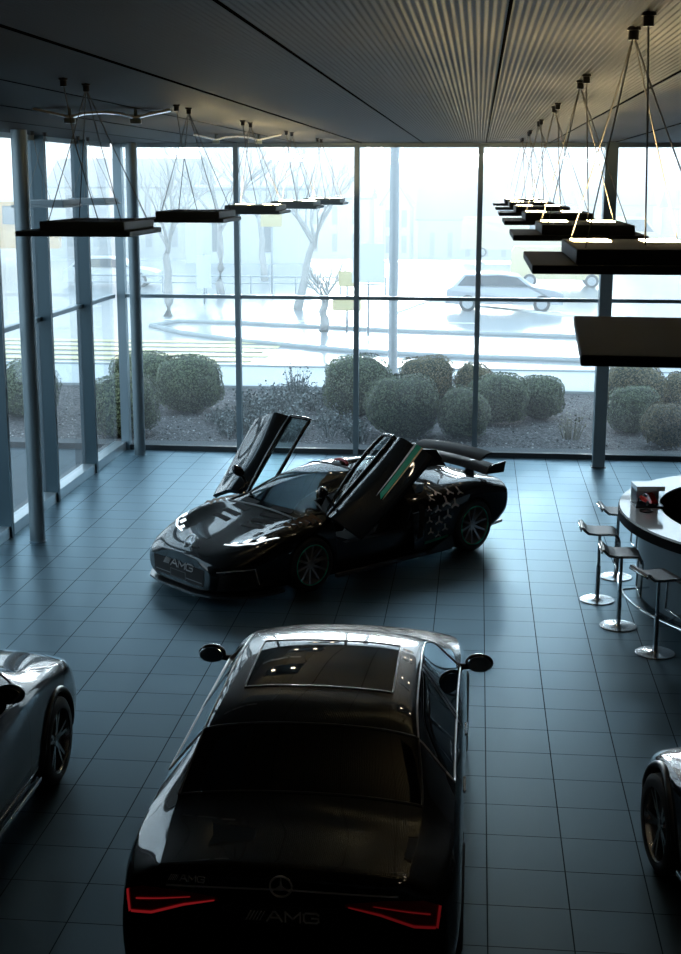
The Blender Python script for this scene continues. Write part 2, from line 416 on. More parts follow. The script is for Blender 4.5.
# showcase with red model car on the counter
M_acryl = glass_mat('clear_acrylic', (.95, .97, .98), 1.1)
M_red = mat('red_model_paint', (.70, .02, .015), .2, 0, .5, .05, 20, coat=1.)
t = thing('display_case', 'clear acrylic case with white lid on the bar counter', 'display case', (2.09, 16.08, 1.062), .12)
bm = B(); box(bm, -.17, .17, -.15, .15, 0, .02, .003); obj('base', bm, M_black, t)
bm = B()
for a in ((-.165, -.161, -.145, .115), (.161, .165, -.145, .115), (-.161, .161, -.145, -.141), (-.161, .161, .115, .119)): box(bm, *a, .02, .205)
obj('glass_walls', bm, M_acryl, t)
bm = B(); box(bm, -.168, .168, -.148, .148, .205, .262, .003); box(bm, -.168, .168, .12, .148, .02, .205); obj('white_cover', bm, M_white, t)
def model_car(loc, rz, label):
    t = thing('model_car', label, 'model car', loc, rz)
    bm = B()
    secs = [(-.12, .036, .03, .055), (-.09, .048, .028, .07), (-.05, .05, .026, .10), (0, .05, .026, .105), (.04, .05, .026, .075), (.09, .048, .026, .066), (.12, .036, .03, .05)]
    rows_ = []
    for x, w, z0, z1 in secs:
        rows_.append([bm.verts.new((x, y, z)) for y, z in ((-w, z0), (-w, (z0+z1)/2), (-w*.72, z1), (w*.72, z1), (w, (z0+z1)/2), (w, z0))])
    for q, w in zip(rows_, rows_[1:]):
        for k in range(6): bm.faces.new((q[k], q[(k+1) % 6], w[(k+1) % 6], w[k]))
    bm.faces.new(rows_[0]); bm.faces.new(rows_[-1][::-1])
    obj('body', bm, M_red, t, smooth=35)
    for sx in (-.075, .075):
        for sy in (-.045, .045):
            bm = B(); lathe(bm, [(.012, -.012), (.024, -.01), (.024, .01), (.012, .012)], 16, Matrix.Translation((sx, sy, .024)) @ Matrix.Rotation(pi/2, 4, 'X')); obj('wheel', bm, M_black, t, smooth=30)
    bm = B(); box(bm, -.045, .03, -.051, .051, .074, .094, .004); obj('window_band', bm, M_black, t)
    return t
mc = model_car((2.095, 16.045, 1.0825), 2.0, 'small red model car inside the clear case on the counter')
mc.scale = (1.2, 1.2, 1.35)
t = thing('key_tray', 'small dark tray lying on the white counter before the case', 'tray', (2.04, 15.74, 1.0625), .2)
bm = B(); lathe(bm, [(.05, .0), (.075, .004), (.08, .018), (.072, .018), (.066, .008)], 24); obj('dish', bm, M_black, t, smooth=30)

# bar stools: disc foot, post, folded seat with a rolled back edge and a foot loop
M_seat = mat('dark_stool_leather', (.045, .05, .055), .38)
M_seat_b = mat('brown_stool_leather', (.05, .03, .022), .4)
def stool(x, y, rz, label, ms, zs=.76):
    t = thing('bar_stool', label, 'stool', (x, y, 0), rz, 'bar stools at the counter')
    bm = B(); lathe(bm, [(.205, 0), (.208, .006), (.2, .012), (.05, .018), (.03, .03)], 40); obj('foot_disc', bm, M_steel, t, smooth=30)
    bm = B(); lathe(bm, [(.025, .02), (.025, .42), (.019, .425), (.019, zs-.02)], 20); obj('post', bm, M_steel, t, smooth=30)
    bm = B(); prof = [(-.235, .045), (-.23, .068), (-.205, .07), (-.175, .035), (-.14, .008), (-.05, 0), (.08, .004), (.16, 0), (.2, -.03), (.213, -.08), (.207, -.22), (.20, -.44)]
    A = [Vector((a, -.19, zs+b)) for a, b in prof]; Bq = [Vector((a, .19, zs+b)) for a, b in prof]
    va = [bm.verts.new(p) for p in A]; vb = [bm.verts.new(p) for p in Bq]
    n_ = 10
    for i in range(n_-1): bm.faces.new((va[i], va[i+1], vb[i+1], vb[i]))
    for v in va[n_:]+vb[n_:]: bm.verts.remove(v)
    bmesh.ops.recalc_face_normals(bm, faces=bm.faces)
    bmesh.ops.solidify(bm, geom=list(bm.faces), thickness=.028)
    obj('seat', bm, ms, t, smooth=50)
    # side frame tube loop ending in the foot bar
    bm = B()
    path = [(a, .198, zs+b-.012) for a, b in prof]
    tube(bm, path, .011, 8); tube(bm, [(a, -b_, c) for a, b_, c in path], .011, 8); tube(bm, [path[-1], (path[-1][0], -.198, path[-1][2])], .011, 8); tube(bm, [path[0], (path[0][0], -.198, path[0][2])], .012, 8)
    obj('frame', bm, M_steel, t, smooth=True)
    return t
stool(1.82, 16.62, .05, 'farthest bar stool, behind the others at the counter', M_seat, .86)
stool(1.505, 15.62, .0, 'bar stool standing farthest left, away from the counter', M_seat, .86)
stool(1.66, 14.67, .0, 'bar stool in front of the grey counter, second from the viewer', M_seat, .86)
stool(1.957, 13.81, .35, 'brown-seated bar stool nearest the viewer', M_seat_b, .86)
# ------------------------------------------------------------------ outside: ground, planting bed, street
GZ = -.02
def ground_mat(name, c0, c1, scale, rough, bump):
    m, n, l = nt(name); p = n['Principled BSDF']; tc = n.new('ShaderNodeTexCoord')
    v = n.new('ShaderNodeTexVoronoi'); v.inputs['Scale'].default_value = scale; l.new(tc.outputs['Object'], v.inputs['Vector'])
    nz = n.new('ShaderNodeTexNoise'); nz.inputs['Scale'].default_value = scale*.3; nz.inputs['Detail'].default_value = 6; l.new(tc.outputs['Object'], nz.inputs['Vector'])
    mx = n.new('ShaderNodeMix'); mx.data_type = 'RGBA'; mx.inputs[6].default_value = (*c0, 1); mx.inputs[7].default_value = (*c1, 1)
    sp = n.new('ShaderNodeSeparateColor'); l.new(v.outputs['Color'], sp.inputs[0])
    ad = n.new('ShaderNodeMath'); ad.operation = 'MULTIPLY'; l.new(sp.outputs[0], ad.inputs[0]); l.new(nz.outputs['Fac'], ad.inputs[1]); ad.inputs[1].default_value = 1
    l.new(ad.outputs[0], mx.inputs[0]); l.new(mx.outputs[2], p.inputs['Base Color'])
    p.inputs['Roughness'].default_value = rough
    b = n.new('ShaderNodeBump'); b.inputs['Strength'].default_value = bump; b.inputs['Distance'].default_value = .05
    l.new(v.outputs['Distance'], b.inputs['Height']); l.new(b.outputs[0], p.inputs['Normal'])
    return m
M_bed = ground_mat('bark_and_gravel_bed', (.035, .032, .034), (.30, .28, .28), 22, .9, .9)
M_concrete = mat('pale_concrete', (.42, .44, .45), .8, 0, .3, .1, 3)
M_asphalt = mat('asphalt', (.33, .345, .355), .22, 0, .5, .12, .8)
M_fore = mat('dark_forecourt_paving', (.06, .075, .085), .8, 0, .2, .2, 1.5)
M_edge = mat('dark_edging_concrete', (.10, .105, .11), .85, 0, .3, .2, 6)
M_side = mat('pavement_slabs', (.48, .50, .51), .6, 0, .5, .1, 1.2)
M_line = mat('road_paint_white', (.8, .8, .78), .6)
M_yel = mat('road_paint_yellow', (.80, .68, .38), .6)

def terrain(y):
    if y < 75: return GZ-.03
    t_ = min(1, (y-75)/100); t_ = t_*t_*(3-2*t_)
    h = GZ-.03-4.6*t_
    if y > 180: s_ = min(1, (y-180)/90); h += 13*s_*s_*(3-2*s_)
    return h
bm = B(); ys = [22.0, 24.25, 35.6, 50, 62, 75]+list(range(80, 340, 8)); xs = [-160, -90, -45, -20, 0, 20, 45, 90, 160]
g = [[bm.verts.new((x, y, terrain(y)+(1.5*sin(x*.05+1)*cos(y*.04) if y > 185 else 0)-(.02 if y < 36 else 0))) for x in xs] for y in ys]
for a, b in zip(g, g[1:]):
    for i in range(len(xs)-1): bm.faces.new((a[i], a[i+1], b[i+1], b[i]))
obj('street_ground', bm, M_asphalt, smooth=True, kind='structure')
bm = B(); box(bm, -30, X0-.1, 5, 24.2, -.2, -.045); obj('forecourt', bm, M_fore, kind='structure')
bm = B(); box(bm, -12, 14, 24.62, 31.6, -.2, .02); obj('planting_bed', bm, M_bed, kind='structure')
bm = B(); box(bm, -12, 14, 24.18, 24.62, -.2, .07); obj('edging_strip', bm, M_edge, kind='structure')
bm = B(); box(bm, -12.2, 14, 31.6, 31.78, -.2, .08); obj('bed_kerb', bm, M_concrete, kind='structure')
bm = B(); box(bm, -40, 40, 31.78, 35.6, -.2, -.01); obj('pavement', bm, M_side, kind='structure')
bm = B(); box(bm, -40, 40, 35.6, 35.75, -.2, .03); obj('street_kerb', bm, M_concrete, kind='structure')
# traffic island kerb that curves away to the left, dashes and the yellow crossing
bm = B(); path = [(6, 37.6), (-1, 38.6), (-3.7, 39.5), (-7.3, 41.6), (-9.6, 43.6), (-11.1, 45.7), (-10.5, 47.2), (-8, 46.9), (-3, 45.2), (4, 43.8)]
tube(bm, [(x, y, -.03) for x, y in path], .10, 6); obj('island_kerb', bm, M_concrete, smooth=True, kind='structure')
for k in range(6):
    bm = B(); box(bm, -11.2+2.05*k, -10.2+2.05*k, 48.0, 48.25, -.051, -.044); obj('lane_dash', bm, M_line, kind='structure')
for k in range(6):
    bm = B(); box(bm, -17.5, -5.9-.3*(k % 2), 35.9+1.05*k, 36.45+1.05*k, -.055, -.044)
    obj('crossing_stripe', bm, M_yel, kind='structure')
bm = B(); tube(bm, [(-3.2, 50.5, -.05), (-1.9, 57, -.05), (8, 46, -.05)], .07, 4); obj('bay_marking', bm, M_line, kind='structure')

# ------------------------------------------------------------------ planting
def leaf_mat(name, c0, c1):
    m, n, l = nt(name); p = n['Principled BSDF']
    oi = n.new('ShaderNodeNewGeometry'); mx = n.new('ShaderNodeMix'); mx.data_type = 'RGBA'
    mx.inputs[6].default_value = (*c0, 1); mx.inputs[7].default_value = (*c1, 1)
    l.new(oi.outputs['Random Per Island'], mx.inputs[0]); l.new(mx.outputs[2], p.inputs['Base Color'])
    p.inputs['Roughness'].default_value = .55
    return m
M_box = leaf_mat('boxwood_leaves', (.05, .075, .04), (.17, .21, .10))
M_box_o = leaf_mat('autumn_boxwood_leaves', (.08, .08, .035), (.24, .18, .08))
M_dry = leaf_mat('dry_twigs', (.22, .19, .13), (.40, .36, .26))
M_heath = leaf_mat('grey_heather', (.05, .065, .055), (.30, .32, .32))
M_bark = mat('pale_grey_bark', (.52, .50, .48), .9, 0, .2, .2, 8, .4)
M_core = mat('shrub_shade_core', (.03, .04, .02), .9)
def leaf(bm, p, nrm, s, rng):
    a = nrm.orthogonal().normalized(); b = nrm.cross(a); th = rng.random()*6.28
    u = (a*cos(th)+b*sin(th)); v = nrm.cross(u); tilt = (nrm*rng.uniform(-.2, .9))
    u = (u+tilt).normalized()*s; v = v*s*.45
    vs = [bm.verts.new(q) for q in (p-v*.2, p+u*.5-v, p+u, p+u*.5+v)]
    bm.faces.new(vs)
def bush(x, y, r, h, label, m, seed, group='clipped shrubs outside the glass'):
    rng = random.Random(seed)
    t = thing('clipped_shrub', label, 'shrub', (x, y, 0), 0, group)
    zc = h*.5; rz = h*.5
    ph = [rng.random()*6 for _ in range(6)]
    def surf(d):
        k = 1+.07*sin(4*d.x+ph[0])*cos(3*d.y+ph[1])+.05*sin(6*d.z+ph[2]+4*d.x)+.03*sin(11*d.y+ph[3])
        f = 1/((abs(d.x)**2.4+abs(d.y)**2.4+abs(d.z)**2.6)**(1/2.4))
        return Vector((d.x*r*k*f, d.y*r*k*f, zc+.02+d.z*rz*k*f))
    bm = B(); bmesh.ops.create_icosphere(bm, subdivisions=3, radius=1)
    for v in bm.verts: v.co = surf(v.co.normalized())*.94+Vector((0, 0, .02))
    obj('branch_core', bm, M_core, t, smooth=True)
    bm = B()
    for i in range(int(6500*r/.6)):
        d = Vector((rng.gauss(0, 1), rng.gauss(0, 1), rng.gauss(0, 1))).normalized()
        if d.z < -.75: continue
        p = surf(d)*1.; leaf(bm, p*(.985+.015), d, rng.uniform(.022, .05), rng)
    obj('foliage', bm, m, t, fixn=False)
BUSH = [(-6.05, 28.2, .70, 1.2, 'large rounded clipped shrub right of the far corner column', M_box),
 (-6.75, 25.35, .66, 1.18, 'clipped shrub seen in the far left corner, close to the glass', M_box),
 (-7.35, 29.4, .72, 1.10, 'clipped shrub behind the far corner column, deepest in the left group', M_box),
 (-2.45, 28.1, .70, 1.26, 'rounded clipped shrub behind the middle mullion above the raised car door', M_box),
 (-1.35, 25.85, .68, 1.2, 'largest clipped shrub right behind the hypercar door, close to the glass', M_box),
 (-1.05, 29.4, .58, 1.12, 'brownish clipped shrub at the back, behind the largest one', M_box_o),
 (-.2, 25.8, .49, .95, 'small round clipped shrub left of the third mullion, above the rear wing', M_box),
 (.5, 27.5, .58, 1.02, 'dark clipped shrub just right of the third mullion', M_box),
 (.0, 29.4, .42, .97, 'small clipped shrub at the back behind the third mullion', M_box_o),
 (1.38, 28.2, .46, .88, 'green clipped shrub standing alone left of the square column', M_box),
 (3.30, 28.5, .66, 1.18, 'wide brownish clipped shrub at the back, right of the square column', M_box_o),
 (3.12, 26.7, .46, .92, 'round clipped shrub right beside the square column', M_box),
 (3.55, 25.35, .40, .80, 'small clipped shrub close to the glass at the right photo edge', M_box_o),
 (-9.3, 27.2, .62, 1.15, 'clipped shrub outside the left glass side, at the left photo edge', M_box),
 (4.25, 28.5, .40, .93, 'clipped shrub cut by the right photo edge, at the back', M_box_o)]
for i, (x, y, r, h, la, m) in enumerate(BUSH): bush(x, y, r, h, la, m, 40+i)

def twigs(bm, x, y, r, h, n_, rng, leaves=3):
    for i in range(n_):
        a = rng.random()*6.28; rr_ = rng.random()**.5*r
        p0 = Vector((x+cos(a)*rr_*.5, y+sin(a)*rr_*.5, .0)); p1 = Vector((x+cos(a)*rr_, y+sin(a)*rr_, h*rng.uniform(.5, 1)))
        w = .006
        vs = [bm.verts.new(q) for q in (p0-Vector((w, 0, 0)), p0+Vector((w, 0, 0)), p1)]; bm.faces.new(vs)
        for k in range(leaves):
            q = p0.lerp(p1, rng.uniform(.4, 1)); leaf(bm, q, Vector((rng.gauss(0, 1), rng.gauss(0, 1), rng.gauss(0, 1))).normalized(), rng.uniform(.03, .07), rng)
rng = random.Random(5)
bm = B()
for i in range(120):
    x, y = rng.uniform(-5.3, -1.6), rng.uniform(25.0, 30.6)
    if any(math.hypot(x-b[0], y-b[1]) < b[2]+.3 for b in BUSH): continue
    twigs(bm, x, y, .28, rng.uniform(.25, .5), 26, rng, 3)
props(obj('heather', bm, M_heath, fixn=False), 'low grey silvery heather covering the bed behind the raised far door', 'heather', kind='stuff')
bm = B()
for i in range(5200):
    x, y = rng.uniform(-9, 6.5), 24.66+rng.random()**1.4*6.5
    s = rng.uniform(.012, .034); leaf(bm, Vector((x, y, .022+rng.random()*.02)), Vector((rng.gauss(0, .5), rng.gauss(0, .5), 1)).normalized(), s*1.6, rng)
props(obj('bark_chips', bm, leaf_mat('bark_chips', (.05, .045, .045), (.55, .52, .52)), fixn=False), 'pale and dark bark chips strewn over the planting bed', 'bark chips', kind='stuff')
for i, (x, y, h, la) in enumerate(((1.85, 25.9, .62, 'dry yellowish twiggy plant left of the square column'), (-4.0, 30.2, .85, 'tall bare shrub at the back of the bed, left of the second mullion'), (-2.9, 30.4, .8, 'bare grey shrub at the back of the bed between two mullions'))):
    bm = B(); twigs(bm, 0, 0, .34, h, 46 if i == 0 else 90, rng, 2)
    obj('twiggy_plant', bm, M_dry if i == 0 else M_heath, label=la, cat='plant', loc=(x, y, 0), fixn=False)

def tree(x, y, h, label, seed, lean=0):
    rng = random.Random(seed)
    t = thing('street_tree', label, 'tree', (x, y, -.06), 0, 'bare street trees')
    bm = B(); bends = [Vector((lean*k/5+rng.uniform(-.05, .05), rng.uniform(-.05, .05), h*.42*k/5)) for k in range(6)]
    tube(bm, bends, [.19-.015*k for k in range(6)], 10); obj('trunk', bm, M_bark, t, smooth=True)
    bm = B(); top = bends[-1]
    def grow(p, d, L, r, n_):
        q = p+d*L; mid = p+d*L*.5+Vector((rng.uniform(-.05, .05), 0, .04))*L
        tube(bm, [p, mid, q], [r, r*.8, r*.6], 5, False)
        if n_:
            for k in range(3): grow(q if k else mid, (d+Vector((rng.uniform(-.7, .7), rng.uniform(-.7, .7), rng.uniform(.0, .5)))).normalized(), L*rng.uniform(.6, .85), r*.55, n_-1)
    for k in range(5):
        a = k*1.26+rng.random(); grow(top-Vector((0, 0, .1*k)), Vector((cos(a)*.6, sin(a)*.6, .8)).normalized(), h*.22, .075, 3)
    obj('branches', bm, M_bark, t, smooth=True)
tree(-11.3, 49.3, 6.5, 'bare street tree nearest the far corner column', 1)
tree(-10.9, 57.5, 7.5, 'bare street tree behind the white notice board', 2)
tree(-6.9, 52.5, 6.6, 'leaning bare street tree by the second mullion', 3, .6)
tree(-10.6, 68, 8, 'bare street tree farthest down the street', 4, -.3)
tree(-5.05, 44.9, 2.6, 'small bushy young tree on the traffic island', 5)

# ------------------------------------------------------------------ street furniture
M_pale = mat('pale_grey_metal', (.5, .52, .54), .5, .3)
M_yellow = mat('yellow_sign_paint', (.80, .66, .36), .5)
M_orange = mat('orange_paint', (.75, .4, .08), .5)
M_signw = mat('sign_white', (.8, .8, .8), .5)
M_signr = mat('sign_red', (.55, .12, .12), .5)
def sign(x, y, label, panels, h):
    t = thing('street_sign', label, 'sign', (x, y, -.05))
    bm = B(); tube(bm, [(0, 0, 0), (0, 0, h)], .04, 10); obj('post', bm, M_pale, t, smooth=True)
    for kind, zz, w, hh, m in panels:
        bm = B()
        if kind == 'box': box(bm, -w/2, w/2, -.08, -.03, zz-hh/2, zz+hh/2, .012); obj('sign_panel', bm, m, t)
        else:
            Mx = Matrix.Translation((0, -.04, zz)) @ Matrix.Rotation(pi/2, 4, 'X')
            lathe(bm, [(w/2, 0), (w/2, .03)], 28, Mx); pn = obj('sign_disc', bm, m, t)
            bm = B(); lathe(bm, [(w*.36, .03), (w*.36, .034)], 28, Mx); obj('disc_face', bm, M_signw if m != M_signw else M_signr, pn)
sign(-4.27, 44.9, 'low yellow sign boards on a post on the traffic island', [('box', .95, .95, .5, M_yellow), ('box', 1.75, .55, .5, M_yellow)], 2.0)
sign(-3.45, 43.5, 'round traffic sign on a white board near the middle mullion', [('box', 2.35, 1.05, 1.25, M_signw), ('disc', 2.35, .8, 0, M_signr)], 3.0)
sign(-11.0, 54.5, 'white notice board beside the bare trees', [('box', 1.3, .6, 1.3, M_signw)], 2.0)
sign(-8.6, 57.0, 'yellow hanging street sign above the notice board', [('box', 3.3, .9, .55, M_yellow)], 3.6)
t = thing('lamp_post', 'pale thick lamp post rising behind the brownish clipped shrub', 'lamp post', (-1.9, 31.2, 0))
bm = B(); lathe(bm, [(.14, 0), (.14, .5), (.11, .6), (.10, 6.8)], 20); obj('shaft', bm, M_pale, t, smooth=30)
bm = B(); tube(bm, [(0, 0, 6.75), (.1, 0, 7.0), (.6, 0, 7.15)], .05, 8); box(bm, .5, 1.1, -.12, .12, 7.1, 7.2, .02); obj('lantern_arm', bm, M_pale, t)
t = thing('guard_rail', 'low pale railing across the street on the left', 'railing', (-9, 60, -.05))
bm = B(); tube(bm, [(-9, 0, .75), (5, 0, .75)], .04, 8); tube(bm, [(-9, 0, .45), (5, 0, .45)], .03, 8); obj('rails', bm, M_pale, t)
for k in range(8):
    bm = B(); tube(bm, [(-9+2*k, 0, 0), (-9+2*k, 0, .78)], .04, 8); obj('post', bm, M_pale, t)

# parked cars and vans across the street (small, hazy)
M_pwheel = mat('far_tyre', (.03, .03, .032), .7)
M_pglass = mat('far_car_glass', (.05, .06, .07), .15)
def far_car(x, y, L, Hh, rz, label, m, name='parked_car', cat='car', van=False):
    t = thing(name, label, cat, (x, y, -.06), rz)
    bm = B(); W_ = .88
    if van: prof = [(-.5, .2), (-.5, .85), (-.47, 1), (.30, 1), (.42, .55), (.5, .48), (.5, .2)]
    else: prof = [(-.5, .2), (-.49, .58), (-.44, .66), (-.34, .98), (-.05, 1), (.12, .94), (.24, .66), (.42, .57), (.5, .48), (.5, .2)]
    pts = [(a*L, b*Hh) for a, b in prof]
    def yw(z): return W_ if z < Hh*.62 else W_*(1-.28*(z/Hh-.62)/.38)
    A = [bm.verts.new((a, -yw(z), z)) for a, z in pts]; Bq = [bm.verts.new((a, yw(z), z)) for a, z in pts]
    n_ = len(pts)
    bm.faces.new(A); bm.faces.new(Bq[::-1])
    for i in range(n_): bm.faces.new((A[i], Bq[i], Bq[(i+1) % n_], A[(i+1) % n_]))
    obj('body', bm, m, t)
    win = [(-.40, .68), (-.33, .93), (-.06, .95), (-.02, .95), (.11, .90), (.20, .68)] if not van else [(.1, .62), (.1, .93), (.29, .93), (.39, .60)]
    for s in (-1, 1):
        bm = B(); vs = [bm.verts.new((a*L, s*(yw(b*Hh)+.012), b*Hh)) for a, b in win]; bm.faces.new(vs)
        ext = bmesh.ops.extrude_face_region(bm, geom=list(bm.faces)); bmesh.ops.translate(bm, vec=(0, -s*.03, 0), verts=[v for v in ext['geom'] if isinstance(v, bmesh.types.BMVert)])
        obj('side_window', bm, M_pglass, t)
    for sx in (-.31, .32):
        for s in (-1, 1):
            Mx = Matrix.Translation((sx*L, s*(W_-.08), .32)) @ Matrix.Rotation(pi/2, 4, 'X')
            bm = B(); lathe(bm, [(.2, -.1), (.31, -.1), (.325, -.07), (.325, .07), (.31, .1), (.2, .1)], 24, Mx); w = obj('wheel', bm, M_pwheel, t, smooth=30)
            bm = B(); lathe(bm, [(.205, -.105), (.205, .105)], 24, Mx); obj('rim', bm, M_pale, w)
M_paleblue = mat('pale_car_paint', (.5, .52, .56), .3, .3)
far_car(1.05, 53.5, 4.5, 1.45, 0, 'pale estate car standing in the street, seen side-on right of centre', M_paleblue)
far_car(-17.2, 63.5, 4.4, 1.4, .1, 'white car in the street beside the far corner column', M_signw)
far_car(3.9, 66, 4.6, 1.9, 0, 'yellow and grey van parked below the right row of lamps', M_yellow, 'parked_van', 'van', True)
far_car(2.6, 92, 7.5, 2.6, 0, 'long yellow van parked farther off in front of the white house', M_yellow, 'parked_van', 'van', True)
far_car(9.6, 98, 6.5, 2.5, 0, 'yellow van farther right, behind the lamps by the square column', M_yellow, 'parked_van', 'van', True)
far_car(-30.5, 84, 8.5, 3.6, .2, 'orange delivery lorry seen through the left glass bay', M_orange, 'parked_lorry', 'lorry', True)

# ------------------------------------------------------------------ houses and hill
M_wallw = mat('white_render', (.78, .78, .76), .8)
M_walls = mat('greyish_render', (.5, .5, .5), .8)
M_roof = mat('slate_roof', (.20, .19, .20), .7)
M_win = mat('dark_house_window', (.20, .21, .22), .3)
def house(x, y, w, d, eave, ridge, label, mw, rz=0., wins=2, floors=2, gable_front=True):
    rm = M_roof if ridge-eave > .5 else M_concrete
    z0 = terrain(y)-.3
    t = thing('house', label, 'house', (x, y, z0), rz)
    bm = B()
    if gable_front: poly = [(-w/2, 0), (w/2, 0), (w/2, eave), (0, ridge), (-w/2, eave)]; Mx = Matrix.Rotation(pi/2, 4, 'X'); prism(bm, poly, -d, 0, Mx)
    else: box(bm, -w/2, w/2, 0, d, 0, eave)
    obj('walls', bm, mw, t)
    bm = B(); o_ = .35
    if gable_front:
        sl = (ridge-eave)/(w/2)
        for s in (-1, 1):
            vs = [bm.verts.new(p) for p in ((0, -o_, ridge+.05), (s*(w/2+o_), -o_, eave-o_*sl+.05), (s*(w/2+o_), d+o_, eave-o_*sl+.05), (0, d+o_, ridge+.05))]; bm.faces.new(vs)
    else:
        for ya, yb in ((-o_, d/2), (d+o_, d/2)):
            vs = [bm.verts.new(p) for p in ((-w/2-o_, ya, eave-.1), (w/2+o_, ya, eave-.1), (w/2+o_, yb, ridge), (-w/2-o_, yb, ridge))]; bm.faces.new(vs)
    bmesh.ops.recalc_face_normals(bm, faces=bm.faces)
    bmesh.ops.solidify(bm, geom=list(bm.faces), thickness=.18); obj('roof', bm, rm, t)
    for f in range(floors):
        for k in range(wins):
            wx = (k-(wins-1)/2)*w/wins*.9; wz = eave*(.2+f*.8/floors)
            bm = B(); box(bm, wx-.28, wx+.28, -.04, .02, wz, wz+eave*.42/floors+.4); obj('window', bm, M_win, t)
house(-8.9, 150, 2.9, 9, 6.9, 9.1, 'white gabled house with narrow tall windows behind the middle pane', M_wallw, 0, 3, 2)
house(-1.1, 153, 11.0, 8, 5.2, 9.0, 'house with a broad dark roof right of the white gable', M_walls, 0, 5, 1, False)
house(-16.5, 148, 9.5, 8, 7.3, 8.4, 'white flat house with small windows left of the gabled one', M_wallw, 0, 4, 2, False)
house(-14.5, 84, 7.2, 6, 5.0, 5.05, 'pale blank-walled building between the second and middle mullions', M_wallw, 0, 2, 1, False)
house(-31, 118, 13, 8, 6.6, 8.8, 'grey house behind the bare trees on the left', M_walls, 0, 5, 2, False)
house(15, 170, 12, 8, 7, 9.0, 'grey house below the hill behind the square column', M_walls, 0, 5, 2, False)
house(27, 165, 9, 8, 6.6, 8.6, 'white house at the right photo edge below the hill', M_wallw, 0, 4, 2, False)
hl = ['white house on the hill above the left mullion gap', 'white house on the hill left of the white gable', 'white house on the hill right of the white gable', 'white house on the hill behind the farthest lamps', 'white house high on the hill by the square column']
for i, (x, y) in enumerate(((-44, 238), (-26, 242), (-7, 236), (10, 246), (27, 240))):
    house(x, y, 9, 8, 5.2, 7.5, hl[i], M_wallw, .1*i-.2, 3, 2, False)
M_farleaf = leaf_mat('hillside_foliage', (.16, .19, .14), (.30, .32, .24))
for i, x in enumerate((-60, -50, -38, -34, -19, -14, -2, 3, 17, 21, 33, 38)):
    rng = random.Random(100+i); y = 262+(i*37 % 26); r = rng.uniform(2.2, 4.2)
    t = thing('hillside_tree', 'hazy round-crowned tree on the hill far behind the houses', 'tree', (x, y, terrain(y)), 0, 'trees on the far hill')
    bm = B(); tube(bm, [(0, 0, -.5), (0, 0, r*.9)], .3, 6); obj('trunk', bm, M_bark, t)
    bm = B()
    for k in range(420):
        d = Vector((rng.gauss(0, 1), rng.gauss(0, 1), rng.gauss(0, 1))).normalized(); leaf(bm, Vector((d.x*r, d.y*r, r*1.5+d.z*r*.9))*rng.uniform(.8, 1.08), d, r*.3, rng)
    obj('crown', bm, M_farleaf, t, fixn=False)

# ------------------------------------------------------------------ mist over the street
if FOG:
    m, n, l = nt('street_mist'); n.remove(n['Principled BSDF'])
    v = n.new('ShaderNodeVolumeScatter'); v.inputs['Color'].default_value = (.985, .995, 1, 1); v.inputs['Density'].default_value = FOG; v.inputs['Anisotropy'].default_value = .6
    l.new(v.outputs[0], n['Material Output'].inputs['Volume'])
    bm = B(); box(bm, -170, 170, 32.5, 296, -12, 24); props(obj('street_mist', bm, m), 'pale mist hanging over the street outside the glass', 'mist', kind='stuff')

# ------------------------------------------------------------------ light: bright overcast sky with a low veiled sun
w = bpy.data.worlds.new('overcast_sky'); scene.world = w; w.use_nodes = True
n, l = w.node_tree.nodes, w.node_tree.links; bg = n['Background']
tc = n.new('ShaderNodeTexCoord'); sp = n.new('ShaderNodeSeparateXYZ'); l.new(tc.outputs['Generated'], sp.inputs[0])
ramp = n.new('ShaderNodeValToRGB'); e = ramp.color_ramp.elements
e[0].position = .0; e[0].color = (.88, .95, 1.0, 1); e[1].position = .6; e[1].color = (.56, .76, .92, 1)
l.new(sp.outputs[2], ramp.inputs[0])
sd = Vector((-.06, 1, .066)).normalized()
dt = n.new('ShaderNodeVectorMath'); dt.operation = 'DOT_PRODUCT'; dt.inputs[1].default_value = sd; l.new(tc.outputs['Generated'], dt.inputs[0])
mr = n.new('ShaderNodeMapRange'); mr.inputs[1].default_value = .982; mr.inputs[2].default_value = 1; mr.interpolation_type = 'SMOOTHERSTEP'; mr.inputs[4].default_value = SUN_GLOW; l.new(dt.outputs['Value'], mr.inputs[0])
ad = n.new('ShaderNodeMix'); ad.data_type = 'RGBA'; ad.blend_type = 'ADD'; ad.inputs[0].default_value = 1
l.new(ramp.outputs[0], ad.inputs[6]); l.new(mr.outputs[0], ad.inputs[7])
l.new(ad.outputs[2], bg.inputs[0]); bg.inputs[1].default_value = SKY
if SUN_E:
    sl = bpy.data.lights.new('veiled_sun', 'SUN'); sl.energy = SUN_E; sl.angle = R(6); sl.color = (1, .96, .9)
    so = bpy.data.objects.new('veiled_sun', sl); COL.objects.link(so); so.rotation_euler = (-sd).to_track_quat('-Z', 'Y').to_euler()
